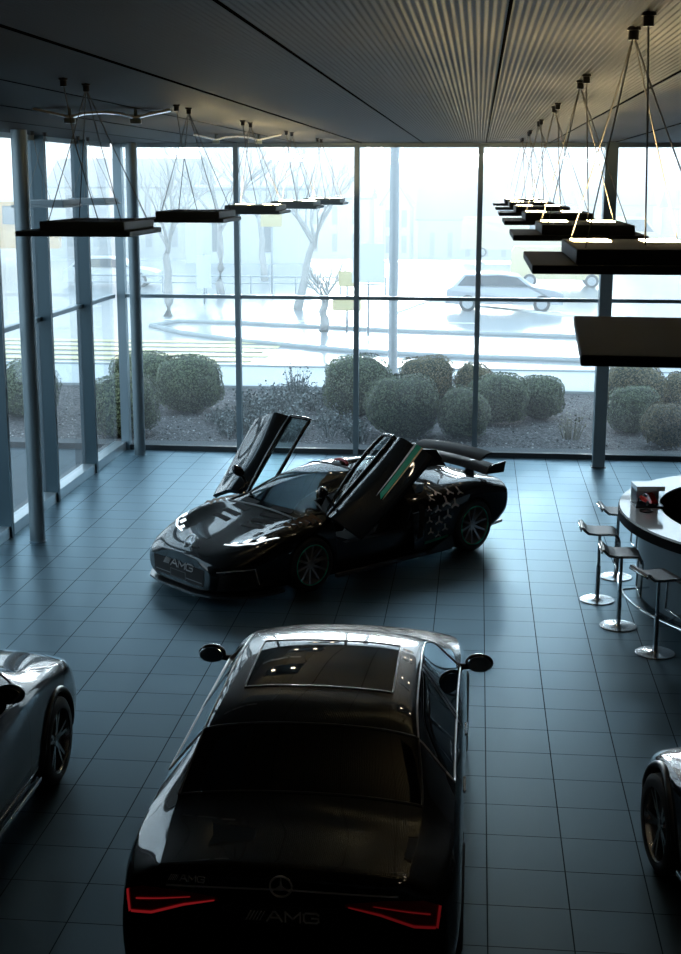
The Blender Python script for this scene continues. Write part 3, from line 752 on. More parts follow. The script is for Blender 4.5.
# ------------------------------------------------------------------ cars
from mathutils.bvhtree import BVHTree
NPT = 10
def cage(sections, matfn, level=3, crease=(), cuts=()):
    """smooth closed body from half cross-sections; returns bmesh with one material index per panel"""
    bm = bmesh.new(); cl = bm.edges.layers.float.new('crease_edge'); rings = []
    for x, half in sections:
        h = [(0., half[0][1])]+list(half)
        ring = [bm.verts.new((x, y, z)) for y, z in h]+[bm.verts.new((x, -y, z)) for y, z in h[-2:0:-1]]
        rings.append(ring)
    n = len(rings[0])
    def strip_i(k): return k if k < NPT-1 else n-1-k
    for i, (q, w) in enumerate(zip(rings, rings[1:])):
        for k in range(n):
            f = bm.faces.new((q[k], w[k], w[(k+1) % n], q[(k+1) % n])); f.material_index = matfn(i, strip_i(k))
    for ring, flip, i in ((rings[0], False, 0), (rings[-1], True, len(rings)-2)):
        for k in range(NPT-1):
            a, b = ring[k], ring[k+1]; c, d = ring[(n-k-1) % n], ring[(n-k) % n]
            vs = [a, b, c, d]
            vs = [v for j, v in enumerate(vs) if v not in vs[:j]]
            if flip: vs = vs[::-1]
            bm.faces.new(vs).material_index = matfn(-1 if not flip else -2, k)
    for (si, k, val) in crease:      # crease along the length at point k, or around ring si
        if si is None:
            for q, w in zip(rings, rings[1:]):
                for kk in {k, (n-k) % n}:
                    e = bm.edges.get((q[kk], w[kk])); e[cl] = val
        else:
            r_ = rings[si]
            for kk in range(n):
                e = bm.edges.get((r_[kk], r_[(kk+1) % n])); e[cl] = val
    bmesh.ops.recalc_face_normals(bm, faces=bm.faces)
    me = bpy.data.meshes.new('body_cage'); bm.to_mesh(me); bm.free()
    for k in range(12): me.materials.append(None)
    o = bpy.data.objects.new('body_cage', me); COL.objects.link(o)
    md = o.modifiers.new('s', 'SUBSURF'); md.levels = level; md.render_levels = level
    tmp = [o]
    for cx, cz, r_, y0, y1 in cuts:
        cb = bmesh.new(); lathe(cb, [(r_, 0), (r_, y1-y0)], 48, Matrix.Translation((cx, y0, cz)) @ Matrix.Rotation(-pi/2, 4, 'X'))
        bmesh.ops.recalc_face_normals(cb, faces=cb.faces)
        cm = bpy.data.meshes.new('arch_cut'); cb.to_mesh(cm); cb.free()
        for k in range(12): cm.materials.append(None)
        co = bpy.data.objects.new('arch_cut', cm); COL.objects.link(co); tmp.append(co)
        bo = o.modifiers.new('b', 'BOOLEAN'); bo.operation = 'DIFFERENCE'; bo.object = co; bo.solver = 'EXACT'
    dg = bpy.context.evaluated_depsgraph_get(); ev = o.evaluated_get(dg)
    out = bmesh.new(); em = ev.to_mesh(); out.from_mesh(em); ev.to_mesh_clear()
    for f in out.faces:              # inside faces of the wheel arches
        c = f.calc_center_median()
        for cx, cz, r_, y0, y1 in cuts:
            ym = y0 if abs(y0) < abs(y1) else y1
            if y0-.002 <= c.y <= y1+.002 and (abs(math.hypot(c.x-cx, c.z-cz)-r_) < .012 and abs(f.normal.y) < .5 or (abs(c.y-ym) < .004 and math.hypot(c.x-cx, c.z-cz) < r_)): f.material_index = 11
    for t_ in tmp:
        d_ = t_.data; bpy.data.objects.remove(t_); bpy.data.meshes.remove(d_)
    return out

def take(src, idx, name, m, parent, M=None, push=0., thick=0., smooth=True, side=0):
    """one panel of a body as a mesh of its own"""
    sel = [f for f in src.faces if f.material_index in idx and (not side or f.calc_center_median().y*side > 0)]
    bm = bmesh.new(); vm = {}
    for f in sel:
        vs = []
        for v in f.verts:
            if v.index not in vm: vm[v.index] = bm.verts.new(v.co+v.normal*push)
            vs.append(vm[v.index])
        try: bm.faces.new(vs)
        except ValueError: pass
    bm.normal_update()
    if thick:
        bmesh.ops.solidify(bm, geom=list(bm.faces), thickness=thick)
    if M: bmesh.ops.transform(bm, matrix=M, verts=bm.verts)
    return obj(name, bm, m, parent, smooth=35 if thick else smooth, fixn=False)

def seam_tube(src, ia, ib, r, M=None, pick=None):
    """round trim along the border between panel ia and panels ib"""
    bm = bmesh.new(); nb = {}; es = []
    for e in src.edges:
        if len(e.link_faces) == 2:
            a, b = (f.material_index for f in e.link_faces)
            if (a in ia and b in ib) or (b in ia and a in ib):
                if pick and not pick((e.verts[0].co+e.verts[1].co)/2): continue
                es.append(e)
                for v, w in ((e.verts[0], e.verts[1]), (e.verts[1], e.verts[0])): nb.setdefault(v, []).append(w)
    seen = set()
    starts = [v for v in nb if len(nb[v]) == 1]+list(nb)
    for s in starts:
        if s in seen: continue
        ch = [s]; seen.add(s)
        while True:
            nx = [w for w in nb[ch[-1]] if w not in seen]
            if not nx: break
            ch.append(nx[0]); seen.add(nx[0])
        if len(ch) > 2:
            if s in nb[ch[-1]]: ch.append(s)
            pts = [v.co+v.normal*r*.3 for v in ch]
            if M: pts = [M @ p for p in pts]
            tube(bm, pts, r, 6)
    return bm

def decal(bm, bvh, poly, M, sub=2, off=.003, T=None, thick=0.):
    """flat outline laid onto the body along M's -z"""
    t = bmesh.new(); vs = [t.verts.new((x, y, 0)) for x, y in poly]; t.faces.new(vs)
    bmesh.ops.triangulate(t, faces=t.faces)
    for _ in range(sub): bmesh.ops.subdivide_edges(t, edges=list(t.edges), cuts=1, use_grid_fill=True)
    d = (M.to_3x3() @ Vector((0, 0, -1))).normalized(); vm = {}
    for v in t.verts:
        p = M @ v.co; hit = bvh.ray_cast(p, d)
        q = hit[0] if hit[0] is not None else None
        vm[v] = q
    nv = {}
    for f in t.faces:
        if any(vm[v] is None for v in f.verts): continue
        ff = []
        for v in f.verts:
            if v not in nv:
                q = vm[v]-d*off
                nv[v] = bm.verts.new(T @ q if T else q)
            ff.append(nv[v])
        try: bm.faces.new(ff)
        except ValueError: pass
    t.free(); return bm
def surf_pt(bvh, M, x, y):
    d = (M.to_3x3() @ Vector((0, 0, -1))).normalized(); h = bvh.ray_cast(M @ Vector((x, y, 0)), d)
    return h[0], h[1]
def frame_at(p, nrm, up):
    z = nrm.normalized(); x = up.cross(z).normalized(); y = z.cross(x)
    return Matrix(((x.x, y.x, z.x, p.x), (x.y, y.y, z.y, p.y), (x.z, y.z, z.z, p.z), (0, 0, 0, 1)))
def view(origin, direction, up):
    return frame_at(Vector(origin), Vector(direction), Vector(up))

M_tyre = mat('tyre_rubber', (.012, .012, .013), .62, 0, .4, .1, 30)
M_rim_b = mat('black_forged_rim', (.45, .46, .48), .28, .6)
M_rim_s = mat('machined_rim', (.32, .33, .34), .25, 1.)
M_disc = mat('brake_disc_steel', (.20, .20, .21), .35, 1.)
M_teal = mat('teal_ring_paint', (.10, .80, .64), .35)
M_well = mat('wheel_arch_liner', (.006, .006, .007), .9)
M_red_cal = mat('brake_caliper_red', (.30, .015, .012), .35)
def wheel(parent, x, y, r, w, side, style):
    """side +1 / -1: which way the face looks along y"""
    Mx = Matrix.Translation((x, y, r)) @ (Matrix.Rotation(-pi/2, 4, 'X') if side > 0 else Matrix.Rotation(pi/2, 4, 'X'))
    bm = B(); ri = r*.735
    lathe(bm, [(ri, -w/2), (r*.9, -w/2), (r*.985, -w*.42), (r, -w*.3), (r, w*.3), (r*.985, w*.42), (r*.9, w/2), (ri, w*.49)], 56, Mx, cap=False)
    wo = obj('wheel', bm, M_tyre, parent, smooth=40)
    bm = B()
    lathe(bm, [(ri+.004, -w*.45), (ri-.012, -w*.4), (ri-.02, w*.3), (ri-.004, w*.47), (ri+.006, w*.48)], 56, Mx, cap=False)
    lathe(bm, [(0, w*.33), (.045, w*.35), (.06, w*.30), (.062, w*.18)], 28, Mx, cap=False)
    ns = 10 if style == 'forged' else 5
    for k in range(ns):
        a = 2*pi*k/ns+.2
        for da in ((0,) if style == 'forged' else (-.17, .17)):
            A0, A1 = a+da*.35, a+da
            p = [(.04*cos(A0), .04*sin(A0)), ((ri-.012)*cos(A1), (ri-.012)*sin(A1))]
            wd = .016 if style == 'forged' else .017
            dx, dy = -sin(A1)*wd, cos(A1)*wd
            z0, z1, z2 = w*.17, w*.33, w*.42
            q = [(p[0][0]-dx, p[0][1]-dy, z1), (p[0][0]+dx, p[0][1]+dy, z1), (p[1][0]+dx*.75, p[1][1]+dy*.75, z2), (p[1][0]-dx*.75, p[1][1]-dy*.75, z2)]
            top = [bm.verts.new(Mx @ Vector(v)) for v in q]; bot = [bm.verts.new(Mx @ Vector((v[0]*1., v[1]*1., z0))) for v in q]
            bm.faces.new(top); bm.faces.new(bot[::-1])
            for j in range(4): bm.faces.new((top[j], bot[j], bot[(j+1) % 4], top[(j+1) % 4]))
    rim = obj('rim', bm, M_rim_b if style != 'machined' else M_rim_s, wo, smooth=30)
    bm = B(); lathe(bm, [(.06, 0), (ri*.78, 0), (ri*.78, -.03), (.06, -.03)], 40, Mx @ Matrix.Translation((0, 0, w*.1))); obj('brake_disc', bm, M_disc, wo, smooth=30)
    bm = B(); prism(bm, [(ri*.5*cos(a), ri*.5*sin(a)) for a in (2.6, 2.9, 3.2, 3.5)]+[(ri*.86*cos(a), ri*.86*sin(a)) for a in (3.5, 3.2, 2.9, 2.6)], w*.06, w*.15, Mx); obj('brake_caliper', bm, M_red_cal if style == 'machined' else M_well, wo)
    if style == 'forged':
        bm = B(); pts = [Mx @ Vector((ri*1.0*cos(2*pi*k/48), ri*1.0*sin(2*pi*k/48), w*.485)) for k in range(49)]
        tube(bm, pts, .009, 6); obj('rim_ring', bm, M_teal, wo, smooth=True)
    return wo

def paint(name, col, metal=.0, rough=.35, spec=.05):
    m = mat(name, col, rough, metal, spec, .04, 3, coat=1.); return m
M_paint_k = paint('black_gloss_paint', (.004, .0045, .005))
M_carbon = mat('carbon_fibre', (.012, .013, .014), .3, 0, .5, .5, 160, coat=.6)
M_dglass = mat('dark_tinted_glass', (.003, .0035, .004), .03, 0, .6, .02, 1)
M_silver = mat('silver_emblem', (.70, .71, .73), .3, .35)
M_dim_silver = mat('dark_silver_letters', (.75, .76, .78), .4, .2)
M_red_lens = mat('red_lamp_lens', (.30, .010, .014), .12, 0, .5, .05, 60, coat=1.)
M_red_led = mat('lit_red_led', (.5, .01, .01), .3, emit=(1., .04, .05), estr=.15)
M_red_dim = mat('dim_red_led', (.4, .01, .012), .3, emit=(1., .04, .05), estr=.07)
M_led = mat('lit_white_led', (.9, .9, .9), .3, emit=(.85, .95, 1.), estr=1.5)
M_lens = mat('headlamp_lens', (.05, .055, .06), .05, .3, .6, .1, 40, coat=1.)

# ---------- saloon
SED = [
 (0.00, [(.70, .30), (.82, .38), (.86, .60), (.84, .82), (.79, .92), (.68, .985), (.46, 1.008), (.23, 1.02), (0, 1.022)]),
 (.055, [(.80, .24), (.895, .33), (.925, .62), (.90, .87), (.84, .975), (.71, 1.04), (.48, 1.065), (.24, 1.075), (0, 1.078)]),
 (.35, [(.84, .21), (.94, .30), (.96, .64), (.935, .90), (.86, 1.0), (.73, 1.06), (.50, 1.088), (.25, 1.098), (0, 1.10)]),
 (.76, [(.86, .2), (.95, .28), (.965, .65), (.945, .93), (.875, 1.015), (.78, 1.075), (.54, 1.105), (.27, 1.12), (0, 1.125)]),
 (1.40, [(.86, .2), (.95, .28), (.965, .66), (.945, .94), (.865, 1.035), (.69, 1.37), (.52, 1.41), (.27, 1.432), (0, 1.438)]),
 (1.78, [(.86, .2), (.95, .28), (.965, .66), (.945, .945), (.86, 1.04), (.665, 1.415), (.53, 1.46), (.27, 1.48), (0, 1.485)]),
 (2.30, [(.86, .2), (.95, .28), (.965, .66), (.945, .945), (.86, 1.04), (.665, 1.44), (.53, 1.482), (.27, 1.502), (0, 1.507)]),
 (2.72, [(.86, .2), (.95, .28), (.965, .66), (.945, .94), (.86, 1.035), (.665, 1.435), (.53, 1.475), (.27, 1.496), (0, 1.50)]),
 (3.15, [(.86, .2), (.95, .28), (.965, .65), (.945, .93), (.86, 1.03), (.665, 1.39), (.53, 1.425), (.27, 1.448), (0, 1.455)]),
 (3.60, [(.86, .2), (.95, .28), (.965, .64), (.945, .92), (.87, 1.01), (.75, 1.19), (.57, 1.235), (.29, 1.26), (0, 1.267)]),
 (3.98, [(.86, .2), (.95, .28), (.965, .62), (.94, .90), (.87, .98), (.79, 1.015), (.58, 1.04), (.30, 1.055), (0, 1.06)]),
 (4.42, [(.85, .2), (.945, .28), (.96, .60), (.93, .86), (.84, .94), (.70, .965), (.50, .985), (.25, .998), (0, 1.0)]),
 (4.86, [(.82, .2), (.92, .28), (.94, .55), (.895, .77), (.80, .85), (.62, .885), (.45, .902), (.22, .912), (0, .915)]),
 (5.12, [(.72, .2), (.82, .28), (.85, .5), (.80, .67), (.70, .745), (.52, .785), (.36, .8), (.18, .81), (0, .812)]),
 (5.22, [(.52, .24), (.62, .3), (.66, .46), (.62, .58), (.54, .65), (.40, .685), (.28, .70), (.14, .706), (0, .708)]),
]
def sed_mat(i, k):
    # 0 lower body, 1 bonnet, 2 boot lid, 3 roof, 4 windscreen, 5 rear window, 6 glass roof, 7 side windows
    if i == -1: return 0
    if i == -2: return 0
    if i == 3 and k >= 6: return 5
    if i == 3 and k == 5: return 3
    if 4 <= i <= 8 and k == 5: return 7
    if i in (5, 6) and k >= 7: return 6
    if i in (8, 9) and k >= 6: return 4
    if i == 9 and k == 5: return 0
    if 4 <= i <= 7 and k >= 6: return 3
    if i >= 10 and k >= 5: return 1
    if i in (0, 1, 2) and k >= 6: return 2
    return 0
def saloon(loc, heading, label, pm, style, clad=False, rear=True, low=1., mir=(3.62, 1.10, 1.03)):
    t = thing('car', label, 'car', loc, heading)
    def zw(z): return z if z < .5 else .5+(z-.5)*low
    def xw(x): return x if x < 4.22 else 4.22+(x-4.22)*(1-(1-low)*1.2)
    def yy_(i, j, x):
        return (1.055 if i >= 2 else 1.02) if j < 5 else 1.
    secs = [(xw(x), [(y*yy_(i, j, x)+(.035 if j == 4 and i > 1 else 0), zw(z)-(.01 if j == 4 else 0)) for j, (y, z) in enumerate(h)]) for i, (x, h) in enumerate(SED)]
    r = .36; AX = (1.10, 4.22)
    cuts = [(ax, r, r+.045, *yy) for ax in AX for yy in ((.66, 1.2), (-1.2, -.66))]
    src = cage(secs, sed_mat, 3, [(1, 0, .6), (None, 4, .3), (None, 5, .6), (None, 6, .45)], cuts)
    bvh = BVHTree.FromBMesh(src)
    take(src, {0}, 'body_shell', pm, t); take(src, {11}, 'wheel_arch', M_well, t)
    take(src, {1}, 'bonnet', pm, t); take(src, {2}, 'boot_lid', pm, t); roof = take(src, {3}, 'roof', pm, t)
    take(src, {4}, 'windscreen', M_dglass, t); rw = take(src, {5}, 'rear_window', M_dglass, t); gr = take(src, {6}, 'glass_roof', M_dglass, t)
    sws = {s: take(src, {7}, 'side_window', M_dglass, t, side=s) for s in (1, -1)}
    obj('window_seal', seam_tube(src, {5}, {0, 2, 3}, .008), M_black, rw, smooth=True)
    obj('roof_seal', seam_tube(src, {6}, {3, 0}, .006), M_black, gr, smooth=True)
    for s in (1, -1):
        obj('window_trim', seam_tube(src, {7}, {0, 3, 4}, .007, None, lambda p, s=s: p.y*s > 0), M_silver if rear else M_black, sws[s], smooth=True)
        bm = B()
        V = view((0, 2*s, 0), (0, s, 0), (0, 0, 1)); fx = 1 if s < 0 else -1
        for xx in (2.42, 2.50): decal(bm, bvh, [(fx*(xx-.03), .99), (fx*(xx+.03), .99), (fx*(xx+.03), 1.46), (fx*(xx-.03), 1.46)], V, 3, .004)
        obj('window_pillar', bm, M_black, sws[s], fixn=False)
    for s in (1, -1):
        bm = B()
        V = view((0, 2*s, 0), (0, s, 0), (0, 0, 1)); fx = 1 if s < 0 else -1
        for xx, z0, z1 in ((3.52, .34, 1.0), (2.46, .34, 1.0), (1.52, .62, 1.02)): decal(bm, bvh, [(fx*(xx-.004), z0), (fx*(xx+.004), z0), (fx*(xx+.004), z1), (fx*(xx-.004), z1)], V, 4, .0025)
        decal(bm, bvh, [(fx*1.52, .335), (fx*3.52, .335), (fx*3.52, .343), (fx*1.52, .343)], V, 4, .0025)
        obj('door_gap', bm, M_well, t, fixn=False)
    for s in (1, -1):
        for xx in (1.75, 2.72):
            V = view((0, 2*s, 0), (0, s, 0), (0, 0, 1)); p, nn = surf_pt(bvh, V, xx if s < 0 else -xx, zw(.83))
            F = frame_at(p, nn, Vector((0, 0, 1))); bm = B(); box(bm, -.11, .11, -.013, .013, -.004, .016, .006); bmesh.ops.transform(bm, matrix=F, verts=bm.verts)
            obj('door_handle', bm, M_chrome, t)
        # sill strip
        bm = B(); box(bm, 1.55, 3.75, s*.99-.02, s*.99+.02, .22, .26, .008); obj('side_skirt', bm, M_chrome if clad else M_black, t)
        # mirror
        bm = B(); bmesh.ops.create_icosphere(bm, subdivisions=3, radius=1)
        for v in bm.verts:
            c = v.co; kx = .085 if c.x > 0 else .045
            v.co = Vector((mir[0]+c.x*kx, s*(mir[1]+c.y*.115), mir[2]+c.z*.078))
        mo = obj('side_mirror', bm, pm, t, smooth=True)
        bm = B(); Mx = Matrix.Translation((mir[0]-.043, s*mir[1], mir[2])) @ Matrix.Rotation(-pi/2, 4, 'Y') @ Matrix.Diagonal((.066, .10, 1, 1)); lathe(bm, [(1, 0), (.98, .004), (0, .004)], 28, Mx); obj('mirror_glass', bm, M_chrome, mo)
        bm = B(); tube(bm, [(mir[0]+.02, s*.82, zw(.985)), (mir[0]+.01, s*(mir[1]-.12), mir[2]-.04), (mir[0], s*(mir[1]-.03), mir[2]-.02)], [.035, .026, .03], 8); obj('mirror_arm', bm, M_black, mo, smooth=True)
        for ax in AX: wheel(t, ax, s*.905, r, .235, s, style)
        if clad:
            for ax in AX:
                bm = B(); pts_o, pts_i = [], []
                V = view((0, 2*s, 0), (0, s, 0), (0, 0, 1)); fx = 1 if s < 0 else -1
                for q in range(25):
                    a = pi*(q/24)*1.12-pi*.06
                    decalq = (ax+cos(a)*(r+.06), r+sin(a)*(r+.06)); p, nn = surf_pt(bvh, V, fx*decalq[0], decalq[1])
                    if p is not None: pts_o.append(p)
                tube(bm, pts_o, .028, 8); obj('arch_cladding', bm, M_black, t, smooth=True)
    # front
    V = view((7, 0, 0), (1, 0, 0), (0, 0, 1))
    bm = B(); decal(bm, bvh, [(-.42, .36), (.42, .36), (.40, .58), (-.40, .58)], V, 3, .006); obj('grille', bm, M_black, t, fixn=False)
    for s in (1, -1):
        V = view((0, 0, 3), (0, 0, 1), (0, 1, 0))
        bm = B(); decal(bm, bvh, [(5.02, s*.60), (4.98, s*.80), (4.72, s*.88), (4.80, s*.74)], V, 3, .004); obj('headlamp', bm, M_lens, t, fixn=False)
    # rear
    V = view((-2, 0, 0), (-1, 0, 0), (0, 0, 1))
    for s in (1, -1):                         # local +x is -y of the car
        k = -s
        bm = B(); decal(bm, bvh, [(k*.36, .895), (k*.60, .925), (k*.80, .93), (k*.885, .90), (k*.90, .83), (k*.86, .76), (k*.74, .765), (k*.55, .83), (k*.36, .875)], V, 4, .005)
        la = obj('tail_lamp', bm, M_red_lens, t, fixn=False)
        led = M_red_led if s > 0 else M_red_dim
        bm = B(); decal(bm, bvh, [(k*.885, .90), (k*.90, .89), (k*.885, .76), (k*.872, .77)], V, 3, .009); decal(bm, bvh, [(k*.84, .845), (k*.70, .86), (k*.52, .885), (k*.52, .89), (k*.70, .868), (k*.84, .855)], V, 3, .009); decal(bm, bvh, [(k*.872, .76), (k*.75, .765), (k*.56, .83), (k*.38, .872), (k*.38, .88), (k*.56, .845), (k*.75, .782), (k*.872, .776)], V, 3, .009)
        obj('lit_strip', bm, led, la, fixn=False)
    bm = B(); decal(bm, bvh, [(-.66, .943), (0, .958), (.66, .943), (.66, .955), (0, .971), (-.66, .955)], V, 4, .006); obj('chrome_strip', bm, M_silver, t, fixn=False)
    if rear:
        p, nn = surf_pt(bvh, V, 0, .985+.0); F = frame_at(p+nn*.006, nn, Vector((0, 0, 1)))
        bm = B(); star(bm, .062, .010, .008, F, .0065); e = obj('star_emblem', bm, M_silver, t); 
        p, nn = surf_pt(bvh, V, -.545, .995); F = frame_at(p+nn*.003, nn, Vector((0, 0, 1)))
        bm = B(); script_bars(bm, .032, .006, F, wide=1.25); obj('letter_badge', bm, M_silver, t)
        bm = B(); decal(bm, bvh, [(-.33, .745), (.33, .745), (.33, .865), (-.33, .865)], V, 3, .006); pl = obj('number_plate', bm, M_black, t, fixn=False)
        p, nn = surf_pt(bvh, V, 0, .805); F = frame_at(p+Vector((-.016, 0, 0)), Vector((-1, 0, 0)), Vector((0, 0, 1)))
        bm = B(); script_bars(bm, .058, .006, F, wide=1.45); obj('plate_lettering', bm, M_dim_silver, pl)
    bm = B(); decal(bm, bvh, [(-.78, .36), (.78, .36), (.72, .50), (-.72, .50)], V, 4, .005); obj('rear_diffuser', bm, M_carbon, t, fixn=False)
    src.free()
    return t
H_SED = R(89.9)
saloon((-1.015, 6.87, 0), H_SED, 'black saloon car seen from behind and above in the foreground', M_paint_k, 'black')
saloon((-4.33, 5.90, 0), R(90), 'dark blue-grey car cut by the left photo edge, front wheel showing', paint('dark_blue_paint', (.008, .018, .032), 0, .3, .05), 'machined', True, False, 1., (3.30, .95, 1.12))
saloon((3.09, 5.14, 0), R(100), 'dark car cut by the right photo edge in the lower corner', paint('dark_grey_paint', (.006, .011, .018), 0, .3, .05), 'machined', True, False, .72, (3.3, 1.05, .98))

# ---------- hypercar with raised doors
ONE = [
 (2.62, [(.45, .14), (.60, .20), (.62, .31), (.58, .41), (.46, .475), (.34, .505), (.22, .518), (.11, .524), (0, .526)]),
 (2.50, [(.66, .11), (.78, .18), (.81, .33), (.77, .46), (.62, .535), (.44, .56), (.29, .57), (.14, .577), (0, .58)]),
 (2.25, [(.80, .10), (.92, .18), (.945, .38), (.905, .54), (.75, .64), (.53, .63), (.35, .63), (.17, .637), (0, .64)]),
 (1.95, [(.86, .10), (.975, .20), (.99, .44), (.955, .645), (.81, .755), (.58, .70), (.40, .69), (.20, .695), (0, .70)]),
 (1.68, [(.88, .10), (.99, .22), (1.0, .48), (.98, .715), (.84, .835), (.62, .775), (.44, .755), (.22, .76), (0, .765)]),
 (1.36, [(.88, .10), (.99, .22), (1.01, .50), (.99, .745), (.85, .865), (.67, .835), (.51, .83), (.26, .845), (0, .85)]),
 (.95, [(.89, .10), (.975, .19), (.965, .46), (.95, .70), (.85, .82), (.76, .855), (.59, 1.0), (.30, 1.045), (0, 1.055)]),
 (.55, [(.91, .10), (.97, .17), (.935, .40), (.91, .63), (.85, .77), (.78, .84), (.575, 1.13), (.29, 1.18), (0, 1.195)]),
 (.15, [(.92, .10), (.99, .17), (.93, .38), (.90, .62), (.86, .76), (.78, .83), (.60, 1.2), (.30, 1.245), (0, 1.262)]),
 (-.40, [(.92, .10), (1.0, .17), (.95, .40), (.95, .66), (.88, .80), (.78, .85), (.60, 1.2), (.30, 1.25), (0, 1.27)]),
 (-.80, [(.92, .10), (1.0, .18), (1.0, .46), (1.01, .74), (.92, .88), (.70, .92), (.44, 1.13), (.22, 1.195), (0, 1.225)]),
 (-1.12, [(.91, .11), (1.0, .2), (1.02, .5), (1.02, .80), (.90, .94), (.64, .95), (.36, 1.05), (.18, 1.12), (0, 1.15)]),
 (-1.46, [(.9, .12), (1.0, .24), (1.02, .54), (1.02, .84), (.88, .97), (.60, .955), (.30, .99), (.15, 1.04), (0, 1.065)]),
 (-1.78, [(.88, .16), (.98, .28), (1.0, .56), (1.0, .82), (.86, .955), (.56, .935), (.26, .945), (.13, .965), (0, .98)]),
 (-2.05, [(.84, .22), (.94, .32), (.97, .56), (.96, .77), (.82, .90), (.52, .89), (.22, .885), (.10, .89), (0, .895)]),
 (-2.26, [(.78, .34), (.88, .42), (.92, .58), (.90, .72), (.78, .845), (.50, .85), (.20, .845), (.10, .845), (0, .845)]),
]
def one_mat(i, k):
    # 0 body, 1 windscreen, 2 door skin, 3 door window, 4 roof, 5 engine cover, 6 bonnet
    if i < 0: return 0
    if 6 <= i <= 8 and 2 <= k <= 5: return 2
    if 6 <= i <= 8 and k == 6: return 3
    if 5 <= i <= 7 and k >= 7: return 1
    if i == 5 and k == 6: return 1
    if 8 <= i <= 9 and k >= 6: return 4
    if i >= 10 and k >= 6: return 5
    if i <= 4 and k >= 5: return 6
    return 0
M_star = mat('pale_star_print', (.80, .76, .70), .4, .1)
M_slat_glint = mat('warm_glint_slat', (.16, .085, .045), .35, .6)  # orange light on the slats put into their colour
HX = thing('hypercar', 'black low hypercar with both doors swung up, in front of the glass', 'car', (-1.698, 17.273, 0), R(227.4))
RF, RR_, FX, RX = .335, .352, 1.37, -1.47
cuts = [(FX, RF, RF+.035, .68, 1.3), (FX, RF, RF+.035, -1.3, -.68), (RX, RR_, RR_+.035, .66, 1.3), (RX, RR_, RR_+.035, -1.3, -.66)]
src = cage(ONE, one_mat, 3, [(0, 0, .5), (15, 0, .7), (None, 4, .3), (None, 1, .4)], cuts)
bvh = BVHTree.FromBMesh(src)
# cut the doors out of the closed body and swing them about the windscreen pillar
v_ = Vector((-3.91861521, -2.09337591, 2.1958731))
Rm = Matrix.Rotation(v_.length, 4, v_.normalized())
piv = Vector((.95, .80, .83)); dv = Vector((.05, .06, .01))
T_L = Matrix.Translation(dv+piv) @ Rm @ Matrix.Translation(-piv)
MIR = Matrix.Diagonal((1, -1, 1, 1)); T_R = MIR @ T_L @ MIR
body = take(src, {0}, 'body_shell', M_paint_k, HX); take(src, {11}, 'wheel_arch', M_well, HX)
M_wsglass = glass_mat('smoked_windscreen', (.04, .052, .058), 1.5)
take(src, {1}, 'windscreen', M_wsglass, HX); take(src, {4}, 'roof', M_paint_k, HX); take(src, {5}, 'engine_cover', M_paint_k, HX); bon = take(src, {6}, 'bonnet', M_paint_k, HX)
obj('windscreen_seal', seam_tube(src, {1}, {0, 4, 6, 3}, .012), M_black, HX, smooth=True)
M_goldl = mat('pale_gold_stripe', (.60, .45, .25), .35, .3)
M_green = mat('green_stripe', (.0, .30, .17), .35, 0, .5, .05, 3, coat=.5)
M_dwin = glass_mat('door_window_glass', (.55, .66, .68), 1.5)
